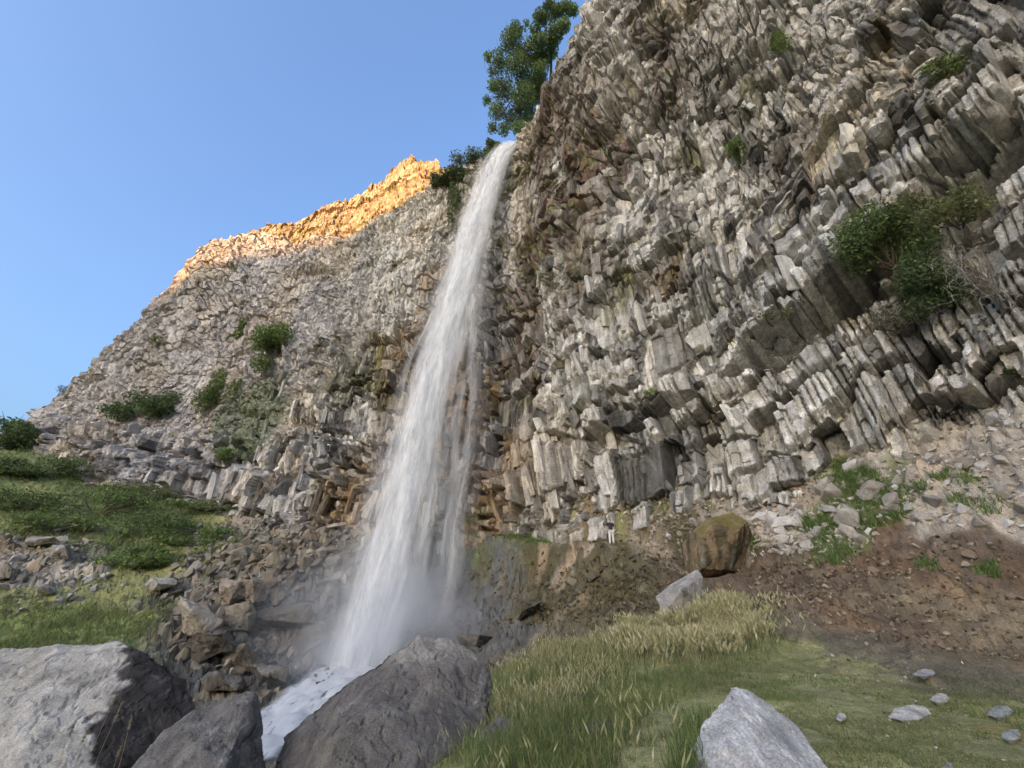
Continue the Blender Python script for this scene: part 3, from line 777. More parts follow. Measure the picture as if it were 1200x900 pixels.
cand = []
# bands of columns: (s range, z' range, number)
rnd = random.Random(5)
def add_cols(n, s0, s1, zf, hmin, hmax, wmin, wmax):
    for _ in range(n):
        s = rnd.uniform(s0, s1)
        z = zf(s)
        h = rnd.uniform(hmin, hmax); w = rnd.uniform(wmin, wmax)
        cand.append((s, z, w, h))
dipf = lambda s: 0.30 * (s - S_FALL)
add_cols(60, S_FALL - 1, ARC[18], lambda s: foot(np.array(s))[2] + rnd.uniform(0.3, 5.2), 1.2, 3.0, 0.35, 0.8)
add_cols(90, S_FALL + 1, ARC[19], lambda s: rnd.uniform(9, 26) + 0.2 * dipf(s), 1.2, 2.6, 0.4, 0.8)
add_cols(70, S_FALL, ARC[21], lambda s: rnd.uniform(20, 40), 1.2, 2.4, 0.5, 0.9)
add_cols(80, ARC[8], S_FALL, lambda s: foot(np.array(s))[2] + rnd.uniform(0.0, 3.2), 1.6, 3.2, 0.5, 1.1)
add_cols(90, ARC[8] + 2, S_FALL, lambda s: foot(np.array(s))[2] + rnd.uniform(5, 20), 1.3, 2.8, 0.5, 1.0)
cs_ = np.array([c[0] for c in cand]); cz_ = np.array([c[1] for c in cand])
cd_, ccd = cliff_disp(cs_, cz_)
cpos = cliff_point(cs_, cz_, cd_); ccol = cliff_colour(cs_, cz_, ccd); cnrm = outward(cs_)
clean = 0.12 + 5.0 * (fbm(cs_ * 0.055, (cz_ + 0.5) * 0.055, 51, 2) - fbm(cs_ * 0.055, (cz_ - 0.5) * 0.055, 51, 2))
csl = slot_line(cs_)
items = []
for i, (s, z, w, h) in enumerate(cand):
    if s > S_RT - 3 and -1.6 - h * 0.5 < z - csl[i] < 1.6 + h * 0.5: continue
    if s > ARC[19] and 9 < z < 17: continue
    n = cnrm[i]
    lean = clean[i] + rnd.uniform(-.12, .12)
    zax = Vector((n[1] * lean, -n[0] * lean, 1.0))
    fw = rnd.uniform(-0.10, 0.16)
    zax = (zax + Vector((n[0] * fw, n[1] * fw, 0))).normalized()
    yax = Vector((n[0], n[1], 0)); yax = (yax - zax * yax.dot(zax)).normalized()
    xax = yax.cross(zax)
    R = Matrix((xax, yax, zax)).transposed()
    R = R @ Matrix.Rotation(rnd.uniform(0, 6.28), 3, 'Z')
    p = Vector(cpos[i]) + Vector((n[0], n[1], 0)) * (rnd.uniform(-0.5, -0.12) * w)
    px, py, f = project(np.array(p))
    vis = (-30 < px < 1230) and (-30 < py < 930)
    items.append((h * w * FPX * FPX / f ** 2 if vis else 0, p, R, w, h, ccol[i] * rnd.uniform(0.8, 1.2), rnd.randrange(len(COLM))))
items.sort(key=lambda q: -q[0])
sv, sf, sc_ = [], [], []; off = 0
for i, (sz, p, R, w, h, c, k) in enumerate(items):
    if i < 280:
        o = link('basalt_column', COLM[k], None, cliff)
        o.matrix_local = Matrix.Translation(p) @ R.to_4x4() @ Matrix.Diagonal((w, w * 0.9, h, 1))
        o.color = (c[0], c[1], c[2], 1)
    else:
        co, tr = COLG[k]
        Rn = np.array(R)
        v = (co * np.array([w, w * 0.9, h])) @ Rn.T + np.array(p)
        sv.append(v); sf.append(tr + off); off += len(v); sc_.append(np.tile(c, (len(v), 1)))
link('more_basalt_columns', mesh_from('more_basalt_columns', np.concatenate(sv), np.concatenate(sf), np.concatenate(sc_)), M_CLIFF, cliff, kind='stuff')

# ------------------------------------------------------------------ boulders
def boulder(name, label, pts, colour, cuts=0.09, rough=0.06, seed=0, soft=2, colfn=None, freq=1.0, category='boulder', mat=None):
    bm = bmesh.new()
    P3 = [Vector(P(*q)) if len(q) == 3 else Vector(q[:3]) for q in pts]
    c = sum(P3, Vector()) / len(P3)
    for p in P3: bm.verts.new(p)
    r = bmesh.ops.convex_hull(bm, input=bm.verts[:])
    bmesh.ops.delete(bm, geom=[g for g in bm.verts if not g.link_faces], context='VERTS')
    bmesh.ops.triangulate(bm, faces=bm.faces[:])
    for it in range(7):
        lg = [e for e in bm.edges if e.calc_length() > cuts]
        if not lg: break
        bmesh.ops.subdivide_edges(bm, edges=lg, cuts=1, use_grid_fill=False)
        bmesh.ops.triangulate(bm, faces=[f for f in bm.faces if len(f.verts) > 3])
        if it == 3 and soft:
            for _ in range(soft): bmesh.ops.smooth_vert(bm, verts=bm.verts[:], factor=0.5, use_axis_x=True, use_axis_y=True, use_axis_z=True)
    bm.normal_update()
    co = np.array([v.co[:] for v in bm.verts]); no = np.array([v.normal[:] for v in bm.verts])
    tri = np.array([[v.index for v in f.verts] for f in bm.faces]) if bm.verts.ensure_lookup_table() is None else None
    bm.verts.index_update()
    tri = np.array([[v.index for v in f.verts] for f in bm.faces])
    bm.free()
    sd_ = seed * 3.3
    d = 1.6 * fbm3(co * 1.1 * freq + sd_, seed, 3) + 0.8 * fbm3(co * 4 * freq + sd_, seed + 1, 4)
    pl = np.floor(3.5 * (co @ np.array([0.5, 0.3, 0.8])) * freq + 1.2 * fbm3(co * 1.3 * freq, seed + 3, 3)); d = d + 0.45 * (h01(pl, 0, 0, seed) - 0.5)
    w1 = vnoise3(co * 9 * freq + sd_, seed + 4); d = d - 0.5 * sstep(0.72, 0.9, w1)
    cr = np.abs(fbm3(co * np.array([1.0, 1.0, 1.6]) * 1.1 * freq + sd_ + 3, seed + 9, 3)); d = d - 0.45 * sstep(0.03, 0.0, cr)
    fc = fbm3(co * 2.1 * freq + sd_, seed + 11, 2); d = d + 0.9 * (np.floor(fc * 4) / 4 - fc * 0.6)
    co2 = co + no * (d * rough)[:, None]
    cc = np.tile(np.array(colour, float), (len(co), 1)) * (0.82 + 0.36 * vnoise3(co * 2.2 * freq, seed + 6))[:, None] * (0.88 + 0.24 * vnoise3(co * 9 * freq, seed + 7))[:, None]
    if colfn is not None: cc = colfn(co2, no, cc)
    li = sstep(0.58, 0.72, vnoise3(co * 5.5 * freq + 9, seed + 12)) * sstep(0.45, 0.6, vnoise3(co * 1.4 * freq + 4, seed + 13))
    cc = mixc(cc, cc * 0.55 + np.array([0.13, 0.13, 0.115]), li * 0.6)          # lichen
    dm = sstep(0.1, 0.4, fbm3(co * np.array([2.2, 2.2, 0.7]) * freq + 2, seed + 14, 4))
    cc = mixc(cc, cc * 0.62, dm * 0.6)                                            # old water marks
    org = np.array([c.x, c.y, co2[:, 2].min()])
    o = link(name, mesh_from(name, co2 - org, tri, np.clip(cc, 0.01, 0.8)), mat or M_BOULDER)
    o.location = org
    o['label'] = label; o['category'] = category
    return o

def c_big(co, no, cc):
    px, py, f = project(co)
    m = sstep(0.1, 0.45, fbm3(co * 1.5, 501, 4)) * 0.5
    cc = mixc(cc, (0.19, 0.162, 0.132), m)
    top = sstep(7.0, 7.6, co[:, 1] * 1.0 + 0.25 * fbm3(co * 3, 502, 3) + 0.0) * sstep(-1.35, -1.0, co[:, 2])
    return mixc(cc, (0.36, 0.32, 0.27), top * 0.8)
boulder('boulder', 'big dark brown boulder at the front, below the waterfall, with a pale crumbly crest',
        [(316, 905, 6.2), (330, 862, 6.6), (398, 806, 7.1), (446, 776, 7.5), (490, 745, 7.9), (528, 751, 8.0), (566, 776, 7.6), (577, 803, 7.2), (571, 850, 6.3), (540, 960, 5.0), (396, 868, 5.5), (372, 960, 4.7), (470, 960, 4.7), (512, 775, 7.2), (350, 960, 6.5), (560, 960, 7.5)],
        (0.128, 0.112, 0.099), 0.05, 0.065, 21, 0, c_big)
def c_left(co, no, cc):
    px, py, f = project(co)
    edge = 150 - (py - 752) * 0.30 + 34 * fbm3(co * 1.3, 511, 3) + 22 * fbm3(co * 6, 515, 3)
    pale = sstep(4, -5, px - edge)  # pale left of a ragged edge, dark to the right of it
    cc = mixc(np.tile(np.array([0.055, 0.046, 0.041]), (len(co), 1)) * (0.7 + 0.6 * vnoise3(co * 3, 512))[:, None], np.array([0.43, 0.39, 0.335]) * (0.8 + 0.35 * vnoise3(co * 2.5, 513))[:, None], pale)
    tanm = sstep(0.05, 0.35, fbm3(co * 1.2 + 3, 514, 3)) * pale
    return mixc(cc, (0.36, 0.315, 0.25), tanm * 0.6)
boulder('boulder', 'large boulder in the lower left corner, pale on its left part and dark on its right',
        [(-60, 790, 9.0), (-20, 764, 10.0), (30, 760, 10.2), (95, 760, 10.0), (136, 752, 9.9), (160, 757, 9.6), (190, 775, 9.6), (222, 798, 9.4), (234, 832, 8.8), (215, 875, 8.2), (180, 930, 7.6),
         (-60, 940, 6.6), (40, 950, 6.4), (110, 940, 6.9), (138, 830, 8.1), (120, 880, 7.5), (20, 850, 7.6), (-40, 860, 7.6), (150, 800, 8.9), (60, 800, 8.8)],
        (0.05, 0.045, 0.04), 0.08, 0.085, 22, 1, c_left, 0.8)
def c_mid(co, no, cc):
    m = sstep(0.0, 0.4, fbm3(co * 2.5, 521, 3)) * 0.4
    return mixc(cc, (0.25, 0.22, 0.185), m)
boulder('boulder', 'grey brown pointed boulder in front, between the pale left boulder and the big dark one',
        [(150, 905, 5.4), (188, 855, 6.1), (240, 827, 6.5), (280, 815, 6.6), (297, 811, 6.6), (306, 835, 6.4), (310, 880, 6.0), (312, 940, 5.6), (150, 960, 4.8), (240, 960, 4.6), (235, 870, 5.5), (285, 850, 5.9), (290, 960, 6.6)],
        (0.135, 0.120, 0.106), 0.05, 0.06, 23, 1, c_mid)
def c_pale(co, no, cc):
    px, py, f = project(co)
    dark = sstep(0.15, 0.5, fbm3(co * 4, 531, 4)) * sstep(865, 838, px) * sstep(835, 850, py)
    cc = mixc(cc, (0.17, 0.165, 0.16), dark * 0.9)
    vein = sstep(0.45, 0.6, vnoise3(co * np.array([14, 6, 4]), 532))
    return mixc(cc, (0.62, 0.60, 0.57), vein * 0.35)
boulder('boulder', 'pale grey pointed boulder standing on the mossy meadow at the front right',
        [(808, 915, 3.75), (813, 868, 4.1), (822, 850, 4.25), (846, 842, 4.35), (850, 812, 4.5), (858, 801, 4.55), (872, 803, 4.55), (905, 825, 4.45), (935, 848, 4.3), (952, 872, 4.1), (972, 905, 3.8), (990, 940, 3.6),
         (800, 960, 3.5), (880, 980, 3.2), (850, 875, 3.8), (866, 830, 4.2), (925, 895, 3.7), (960, 980, 4.2), (820, 980, 4.3)],
    (0.46, 0.44, 0.415), 0.04, 0.035, 24, 1, c_pale, 1.3)
boulder('boulder', 'small weathered boulder half hidden in grass right of the big dark one',
        [(545, 905, 5.2), (560, 858, 5.6), (585, 838, 5.9), (612, 850, 5.8), (628, 880, 5.5), (630, 920, 5.2), (550, 950, 4.9), (600, 950, 4.8), (590, 870, 5.3), (610, 950, 5.9)],
        (0.15, 0.14, 0.125), 0.05, 0.045, 25, 1, None, 1.2)
def c_block(co, no, cc):
    px, py, f = project(co)
    m = sstep(0.45, 0.62, vnoise3(co * np.array([3.5, 3.5, 0.6]), 541))
    cc = mixc(cc, (0.055, 0.05, 0.03), m * 0.8)
    top = sstep(0.35, 0.75, no[:, 2] + 0.3 * fbm3(co * 2, 542, 3))
    return mixc(cc, (0.20, 0.15, 0.05), top * 0.8)
q = at_ground(842, 655)
bt = q[1] / ray(842, 655)[1]
boulder('boulder', 'square brown block of rock with mossy streaks standing at the foot of the scree',
        [(808, 662, bt * .98), (812, 622, bt), (826, 609, bt * 1.03), (858, 601, bt * 1.03), (876, 611, bt), (874, 660, bt * .97), (858, 668, bt * .93), (866, 622, bt * .94), (838, 612, bt * .95), (822, 630, bt * .94), (822, 668, bt * .92), (868, 606, bt * 1.1), (820, 614, bt * 1.1), (805, 685, bt), (880, 682, bt), (890, 650, bt * 1.06), (798, 640, bt * 1.05)],
    (0.235, 0.165, 0.095), 0.08, 0.07, 26, 0, c_block, 0.8)
q = at_ground(800, 705); bt = q[1] / ray(800, 705)[1]
boulder('boulder', 'grey split boulder with a pale edge behind the straw coloured grass',
        [(768, 700, bt), (778, 690, bt * 1.02), (795, 688, bt * 1.0), (806, 674, bt * 1.02), (818, 667, bt * 1.03), (824, 676, bt * 1.01), (822, 705, bt * .97), (800, 722, bt * .94), (775, 722, bt * .95), (800, 690, bt * .94), (826, 725, bt * 1.03)],
        (0.33, 0.30, 0.27), 0.07, 0.05, 27, 1, None, 1.0)
def meadow_stone(px, py, w, h, label, colour=(0.48, 0.45, 0.40), seed=0):
    q = at_ground(px, py + h * 0.3); t = q[1] / ray(px, py + h * 0.3)[1]
    boulder('flat_stone', label, [(px - w, py + h * .6, t * .99), (px - w * .7, py - h * .3, t * 1.02), (px - w * .1, py - h, t * 1.04), (px + w * .6, py - h * .8, t * 1.04), (px + w, py + h * .2, t * 1.01), (px + w * .4, py + h, t * .97), (px - w * .4, py + h * 1.1, t * .96), (px, py + h * 2, t * .97), (px + w * .9, py + h * 1.6, t)], colour, 0.03, 0.02, seed, 1, None, 2.5, 'stone')
meadow_stone(1066, 834, 27, 9, 'largest flat pale stone lying in the mossy meadow', seed=31)
meadow_stone(1101, 817, 12, 5, 'small pale stone just behind the largest flat stone of the meadow', seed=32)
meadow_stone(1172, 833, 16, 7, 'grey flat stone at the right edge of the mossy meadow', (0.33, 0.33, 0.31), seed=33)
meadow_stone(1083, 788, 14, 4, 'thin pale stone on the dark damp ground behind the meadow stones', (0.36, 0.34, 0.31), seed=34)
meadow_stone(700, 850, 24, 7, 'low dark stone sunk in the grass left of the pale pointed boulder', (0.13, 0.12, 0.115), seed=35)
meadow_stone(985, 840, 6, 4, 'tiny white stone in the moss right of the pale pointed boulder', seed=36)
meadow_stone(1185, 860, 12, 7, 'pale round stone at the right edge, nearest of the meadow stones', (0.40, 0.39, 0.36), seed=37)
meadow_stone(1110, 898, 9, 6, 'pale stone at the bottom edge of the meadow', (0.40, 0.39, 0.37), seed=38)

# boulders of the talus left of the fall that stand out by size: (px, py, half width, half height, colour, label)
def talus_boulder(px, py, w, h, colour, label, seed):
    if 180 < px < 420: w *= 1.15; h *= 1.2
    q = at_ground(px, py + h * 0.5); t = q[1] / ray(px, py + h * 0.5)[1]
    r = random.Random(seed)
    pts = []
    for k in range(13):
        a = r.uniform(0, 6.28); e = r.uniform(-1, 1)
        m = math.sqrt(1 - e * e * .6)
        pts.append((px + w * m * math.cos(a) * r.uniform(.85, 1.1), py - h * e * r.uniform(.9, 1.1) + h * .1, t * (1 + 0.9 * w / FPX * math.sin(a))))
    return boulder('talus_boulder', label, pts, colour, max(0.06, w * t / FPX * 0.11), 0.06 * w * t / FPX + .02, seed, 0, None, 0.9 / max(w * t / FPX, .4))
TB = [
    (235, 716, 27, 27, (0.389, 0.335, 0.264), 'pale grey blocky boulder, largest on the talus left of the waterfall'),
    (188, 682, 17, 13, (0.389, 0.350, 0.290), 'pale flat topped boulder at the grassy left edge of the talus'),
    (272, 692, 16, 16, (0.292, 0.235, 0.185), 'pinkish brown boulder on the talus right of the largest pale one'),
    (297, 695, 14, 17, (0.313, 0.255, 0.194), 'pointed tan boulder standing upright in the middle of the talus'),
    (330, 722, 34, 17, (0.140, 0.118, 0.088), 'long dark slab with a pale top at the lower middle of the talus'),
    (282, 722, 18, 20, (0.248, 0.210, 0.158), 'tilted brown slab below the pointed tan boulder'),
    (325, 695, 14, 12, (0.205, 0.175, 0.136), 'grey brown block right of the pointed tan boulder'),
    (325, 655, 13, 12, (0.270, 0.235, 0.185), 'grey block high in the talus right of the green slope'),
    (250, 755, 30, 20, (0.119, 0.100, 0.079), 'dark wet boulder behind the pale boulder of the lower left corner'),
    (285, 770, 22, 15, (0.173, 0.140, 0.097), 'brown wet boulder beside the stream at the foot of the talus'),
    (365, 750, 26, 20, (0.151, 0.125, 0.088), 'brown wet boulder nearest the foot of the waterfall'),
    (400, 700, 14, 12, (0.130, 0.110, 0.088), 'dark boulder in the spray left of the falling water'),
    (320, 790, 30, 13, (0.130, 0.115, 0.097), 'dark wet boulder in the stream above the white water'),
    (265, 800, 24, 14, (0.140, 0.125, 0.106), 'grey wet boulder left of the stream in the mist'),
    (50, 633, 26, 7, (0.313, 0.285, 0.246), 'long grey slab topmost on the bare patch of the left slope'),
    (70, 648, 16, 11, (0.324, 0.295, 0.251), 'grey block under the long slab on the left slope'),
    (52, 690, 13, 8, (0.356, 0.320, 0.264), 'pale flat rock above the grass of the left slope'),
    (5, 668, 14, 12, (0.346, 0.310, 0.255), 'pale rock at the left edge of the photo on the bare slope'),
    (556, 748, 26, 10, (0.13, 0.115, 0.09), 'low wet rock right of the foot of the waterfall'),
    (620, 712, 20, 12, (0.108, 0.090, 0.062), 'dark brown rock halfway down the bank right of the waterfall'),
]
for i, b in enumerate(TB): talus_boulder(*b, 600 + i)

# ------------------------------------------------------------------ stones lying on the slopes
def stone_mesh(k, mat, flat=1.0, bev=True):
    r = random.Random(700 + k)
    bm = bmesh.new()
    for _ in range(14 if bev else 10):
        v = Vector((r.gauss(0, 1), r.gauss(0, 1), r.gauss(0, 1))).normalized()
        bm.verts.new((v.x * r.uniform(.7, 1) * 0.5, v.y * r.uniform(.6, .9) * 0.5, v.z * r.uniform(.5, .8) * 0.5 * flat))
    bmesh.ops.convex_hull(bm, input=bm.verts[:])
    bmesh.ops.delete(bm, geom=[g for g in bm.verts if not g.link_faces], context='VERTS')
    if bev: bmesh.ops.bevel(bm, geom=bm.edges[:], offset=0.025, segments=1, affect='EDGES', clamp_overlap=True)
    bmesh.ops.triangulate(bm, faces=bm.faces[:])
    me = bpy.data.meshes.new('stone'); bm.to_mesh(me); bm.free(); me.materials.append(mat)
    return me
STM = [stone_mesh(k, M_STONE, 1.0 if k % 3 else 0.55) for k in range(18)]
STG = [geo_of(stone_mesh(k + 40, M_STONE, 1.0 if k % 3 else 0.6, False)) for k in range(18)]
def in_poly(x, y, poly):
    r = np.zeros(np.shape(x), bool); n = len(poly); j = n - 1
    for i in range(n):
        xi, yi = poly[i]; xj, yj = poly[j]
        r ^= ((yi > y) != (yj > y)) & (x < (xj - xi) * (y - yi) / (yj - yi + 1e-12) + xi)
        j = i
    return r
_vis = (_gf > 1) & (_gxp > -40) & (_gxp < 1240) & (_gyp > 430) & (_gyp < 960)
_vi = np.where(_vis)[0]; _vx = _gxp[_vi]; _vy = _gyp[_vi]; _vf = _gf[_vi]
def pick_ground(n, poly, seed):
    """n points of the ground spread evenly over the part of it inside a polygon of the view"""
    rg = np.random.default_rng(seed)
    m = in_poly(_vx, _vy, poly)
    k = _vi[m]
    if len(k) == 0: return np.zeros((0, 3)), np.zeros(0)
    c = rg.choice(len(k), n)
    p = _gp[k[c]].copy(); f = _gf[k[c]]
    p[:, :2] += rg.normal(0, 1, (n, 2)) * (f / FPX * 1.2)[:, None]
    p[:, 2] = terrain(p[:, 0], p[:, 1])
    return p, f
BEDS = [   # polygon, count, stone size in px (min, max), colours, group key
    ([(180, 700), (215, 650), (300, 625), (420, 615), (430, 640), (420, 770), (330, 790), (240, 790), (200, 760)], 3000, 3, 24, [(0.259, 0.220, 0.172), (0.184, 0.155, 0.119), (0.324, 0.280, 0.220), (0.140, 0.120, 0.092), (0.227, 0.180, 0.128)], 'talus'),
    ([(0, 625), (60, 620), (115, 640), (135, 680), (80, 715), (0, 720)], 420, 3, 16, [(0.335, 0.305, 0.264), (0.281, 0.250, 0.211), (0.400, 0.360, 0.299)], 'bare'),
    ([(210, 610), (290, 605), (360, 618), (330, 650), (230, 650)], 420, 3, 9, [(0.356, 0.320, 0.264), (0.281, 0.250, 0.194)], 'upper'),
    ([(100, 680), (180, 660), (200, 720), (120, 750)], 40, 3, 10, [(0.324, 0.290, 0.238), (0.216, 0.190, 0.150)], 'upper'),
    ([(790, 590), (850, 560), (1000, 520), (1200, 470), (1200, 620), (1060, 610), (1000, 650), (880, 650), (830, 600)], 3600, 2, 11, [(0.432, 0.375, 0.299), (0.367, 0.300, 0.229), (0.486, 0.440, 0.370), (0.302, 0.250, 0.194)], 'scree'),
    ([(880, 600), (940, 590), (955, 650), (885, 655)], 300, 4, 17, [(0.454, 0.410, 0.352), (0.389, 0.340, 0.282)], 'scree'),
    ([(880, 610), (960, 560), (1060, 520), (1210, 480), (1210, 640), (1090, 620), (1000, 640), (900, 650)], 150, 9, 38, [(0.42, 0.385, 0.335), (0.36, 0.32, 0.27), (0.46, 0.43, 0.385), (0.30, 0.26, 0.22)], 'scree'),
    ([(990, 640), (1090, 615), (1210, 640), (1210, 740), (1060, 700)], 60, 6, 22, [(0.20, 0.14, 0.095), (0.14, 0.10, 0.07), (0.30, 0.25, 0.19)], 'brown'),
    ([(560, 660), (720, 650), (800, 680), (760, 730), (600, 745)], 110, 6, 24, [(0.15, 0.13, 0.085), (0.12, 0.10, 0.07), (0.20, 0.17, 0.12)], 'bank'),
    ([(640, 600), (820, 580), (820, 650), (700, 632)], 60, 5, 20, [(0.34, 0.30, 0.25), (0.24, 0.19, 0.13), (0.40, 0.37, 0.33)], 'foot'),
    ([(860, 670), (1060, 640), (1200, 640), (1200, 780), (1080, 760), (920, 720)], 4200, 1.5, 8, [(0.160, 0.110, 0.070), (0.100, 0.070, 0.050), (0.220, 0.165, 0.100), (0.280, 0.230, 0.160)], 'brown'),
    ([(560, 650), (720, 640), (830, 660), (790, 720), (640, 740), (540, 740)], 3600, 1.5, 9, [(0.140, 0.105, 0.057), (0.095, 0.080, 0.055), (0.184, 0.140, 0.079)], 'bank'),
    ([(620, 590), (800, 575), (860, 600), (820, 660), (720, 635), (640, 630)], 1300, 2, 10, [(0.324, 0.270, 0.202), (0.220, 0.170, 0.110), (0.410, 0.360, 0.290)], 'foot'),
    ([(900, 720), (1200, 780), (1200, 900), (980, 880), (940, 800)], 320, 1.5, 6, [(0.432, 0.390, 0.326), (0.259, 0.220, 0.167), (0.151, 0.130, 0.097)], 'meadow'),
    ([(300, 760), (560, 730), (560, 780), (400, 800), (320, 840), (250, 820)], 300, 4, 22, [(0.119, 0.105, 0.088), (0.092, 0.080, 0.066), (0.162, 0.135, 0.097)], 'stream'),
    ([(380, 612), (560, 622), (560, 740), (430, 760)], 700, 3, 13, [(0.119, 0.100, 0.075), (0.162, 0.130, 0.088), (0.086, 0.075, 0.062)], 'wet'),
]
SLAB = {
    'talus': ('angular brown grey stone in the steep talus left of the waterfall', 'stones of the talus left of the waterfall'),
    'bare': ('grey slab stone on the bare patch of the left slope', 'stones on the bare patch of the left slope'),
    'upper': ('pale stone lying in the grass above the talus', 'stones in the grass above the talus'),
    'scree': ('pale stone on the whitish scree under the right wall', 'stones on the scree under the right wall'),
    'brown': ('brown stone on the bare earth right of the meadow', 'stones on the brown earth'),
    'bank': ('dark stone on the earth bank right of the waterfall', 'stones on the earth bank'),
    'foot': ('stone among tufts between the path and the wall foot', 'stones between path and wall foot'),
    'meadow': ('small stone lying in the moss of the meadow', 'small stones in the meadow moss'),
    'stream': ('dark wet stone beside the stream below the waterfall', 'wet stones beside the stream'),
    'wet': ('wet stone behind the spray at the foot of the waterfall', 'wet stones behind the spray'),
}
def stone_label(key, p, c):
    lab, grp = SLAB[key]
    if key not in ('talus', 'stream', 'scree', 'bare'): return lab, grp
    px, py, f = project(np.array(p)); v = float(np.mean(c))
    tone = 'dark' if v < 0.14 else ('pale' if v > 0.235 else 'brownish')
    if key == 'talus':
        zone = 'among the topmost stones under the path' if py < 655 else ('in the middle of the talus' if py < 705 else ('at the foot of the talus above the stream' if px > 250 else 'at the lower left end of the talus'))
        lab = '%s angular stone %s, left of the waterfall' % (tone, zone)
    elif key == 'stream':
        lab = '%s wet stone %s' % (tone, 'right of the foot of the waterfall' if px > 470 else ('beside the white water of the stream' if py > 785 else 'left of the foot of the waterfall'))
    elif key == 'scree':
        lab = '%s stone on the scree %s' % (tone, 'beside the square brown block' if px < 960 else 'near the right edge under the wall')
    else:
        lab = '%s slab stone on the %s of the bare patch, left slope' % (tone, 'upper half' if py < 665 else 'lower half')
    return lab, lab.replace('stone', 'stones', 1)
stones = []
rs = random.Random(8)
for bi, (poly, n, s0, s1, cols, key) in enumerate(BEDS):
    pts, f = pick_ground(n, poly, 800 + bi)
    for p, ff in zip(pts, f):
        spx = s0 + (s1 - s0) * rs.random() ** 3.0
        w = spx * ff / FPX
        c = np.array(rs.choice(cols)) * rs.uniform(0.75, 1.25)
        stones.append((spx, p, w, c, key, rs.randrange(18), (rs.uniform(-.9, .9), rs.uniform(-.9, .9), rs.uniform(0, 6.28)), (rs.uniform(.8, 1.3), rs.uniform(.7, 1.1), rs.uniform(.8, 1.5))))
stones.sort(key=lambda q: -q[0])
from mathutils import Euler
rv, rf, rcl = {}, {}, {}
for i, (spx, p, w, c, key, k, e, sc3) in enumerate(stones):
    R = Euler(e).to_matrix()
    loc = np.array(p) + np.array([0, 0, w * (0.30 if spx < 8 else 0.10)])
    if i < 290:
        o = link(key + '_stone' if key not in ('bare', 'upper', 'foot', 'wet') else 'stone', STM[k])
        o.matrix_world = Matrix.Translation(loc) @ R.to_4x4() @ Matrix.Diagonal((w * sc3[0], w * sc3[1], w * sc3[2], 1))
        o.color = (c[0], c[1], c[2], 1)
        o['label'], o['group'] = stone_label(key, p, c); o['category'] = 'stone'
    else:
        co, tr = STG[k]
        v = (co * np.array([w * sc3[0], w * sc3[1], w * sc3[2]])) @ np.array(R).T + loc
        a = rv.setdefault(key, []); n0 = sum(len(t) for t in a)
        a.append(v); rf.setdefault(key, []).append(tr + n0); rcl.setdefault(key, []).append(np.tile(c, (len(v), 1)))
for key in rv:
    link(key + '_gravel', mesh_from(key + '_gravel', np.concatenate(rv[key]), np.concatenate(rf[key]), np.concatenate(rcl[key])), M_RUBBLE, None, kind='stuff', label=SLAB[key][1])
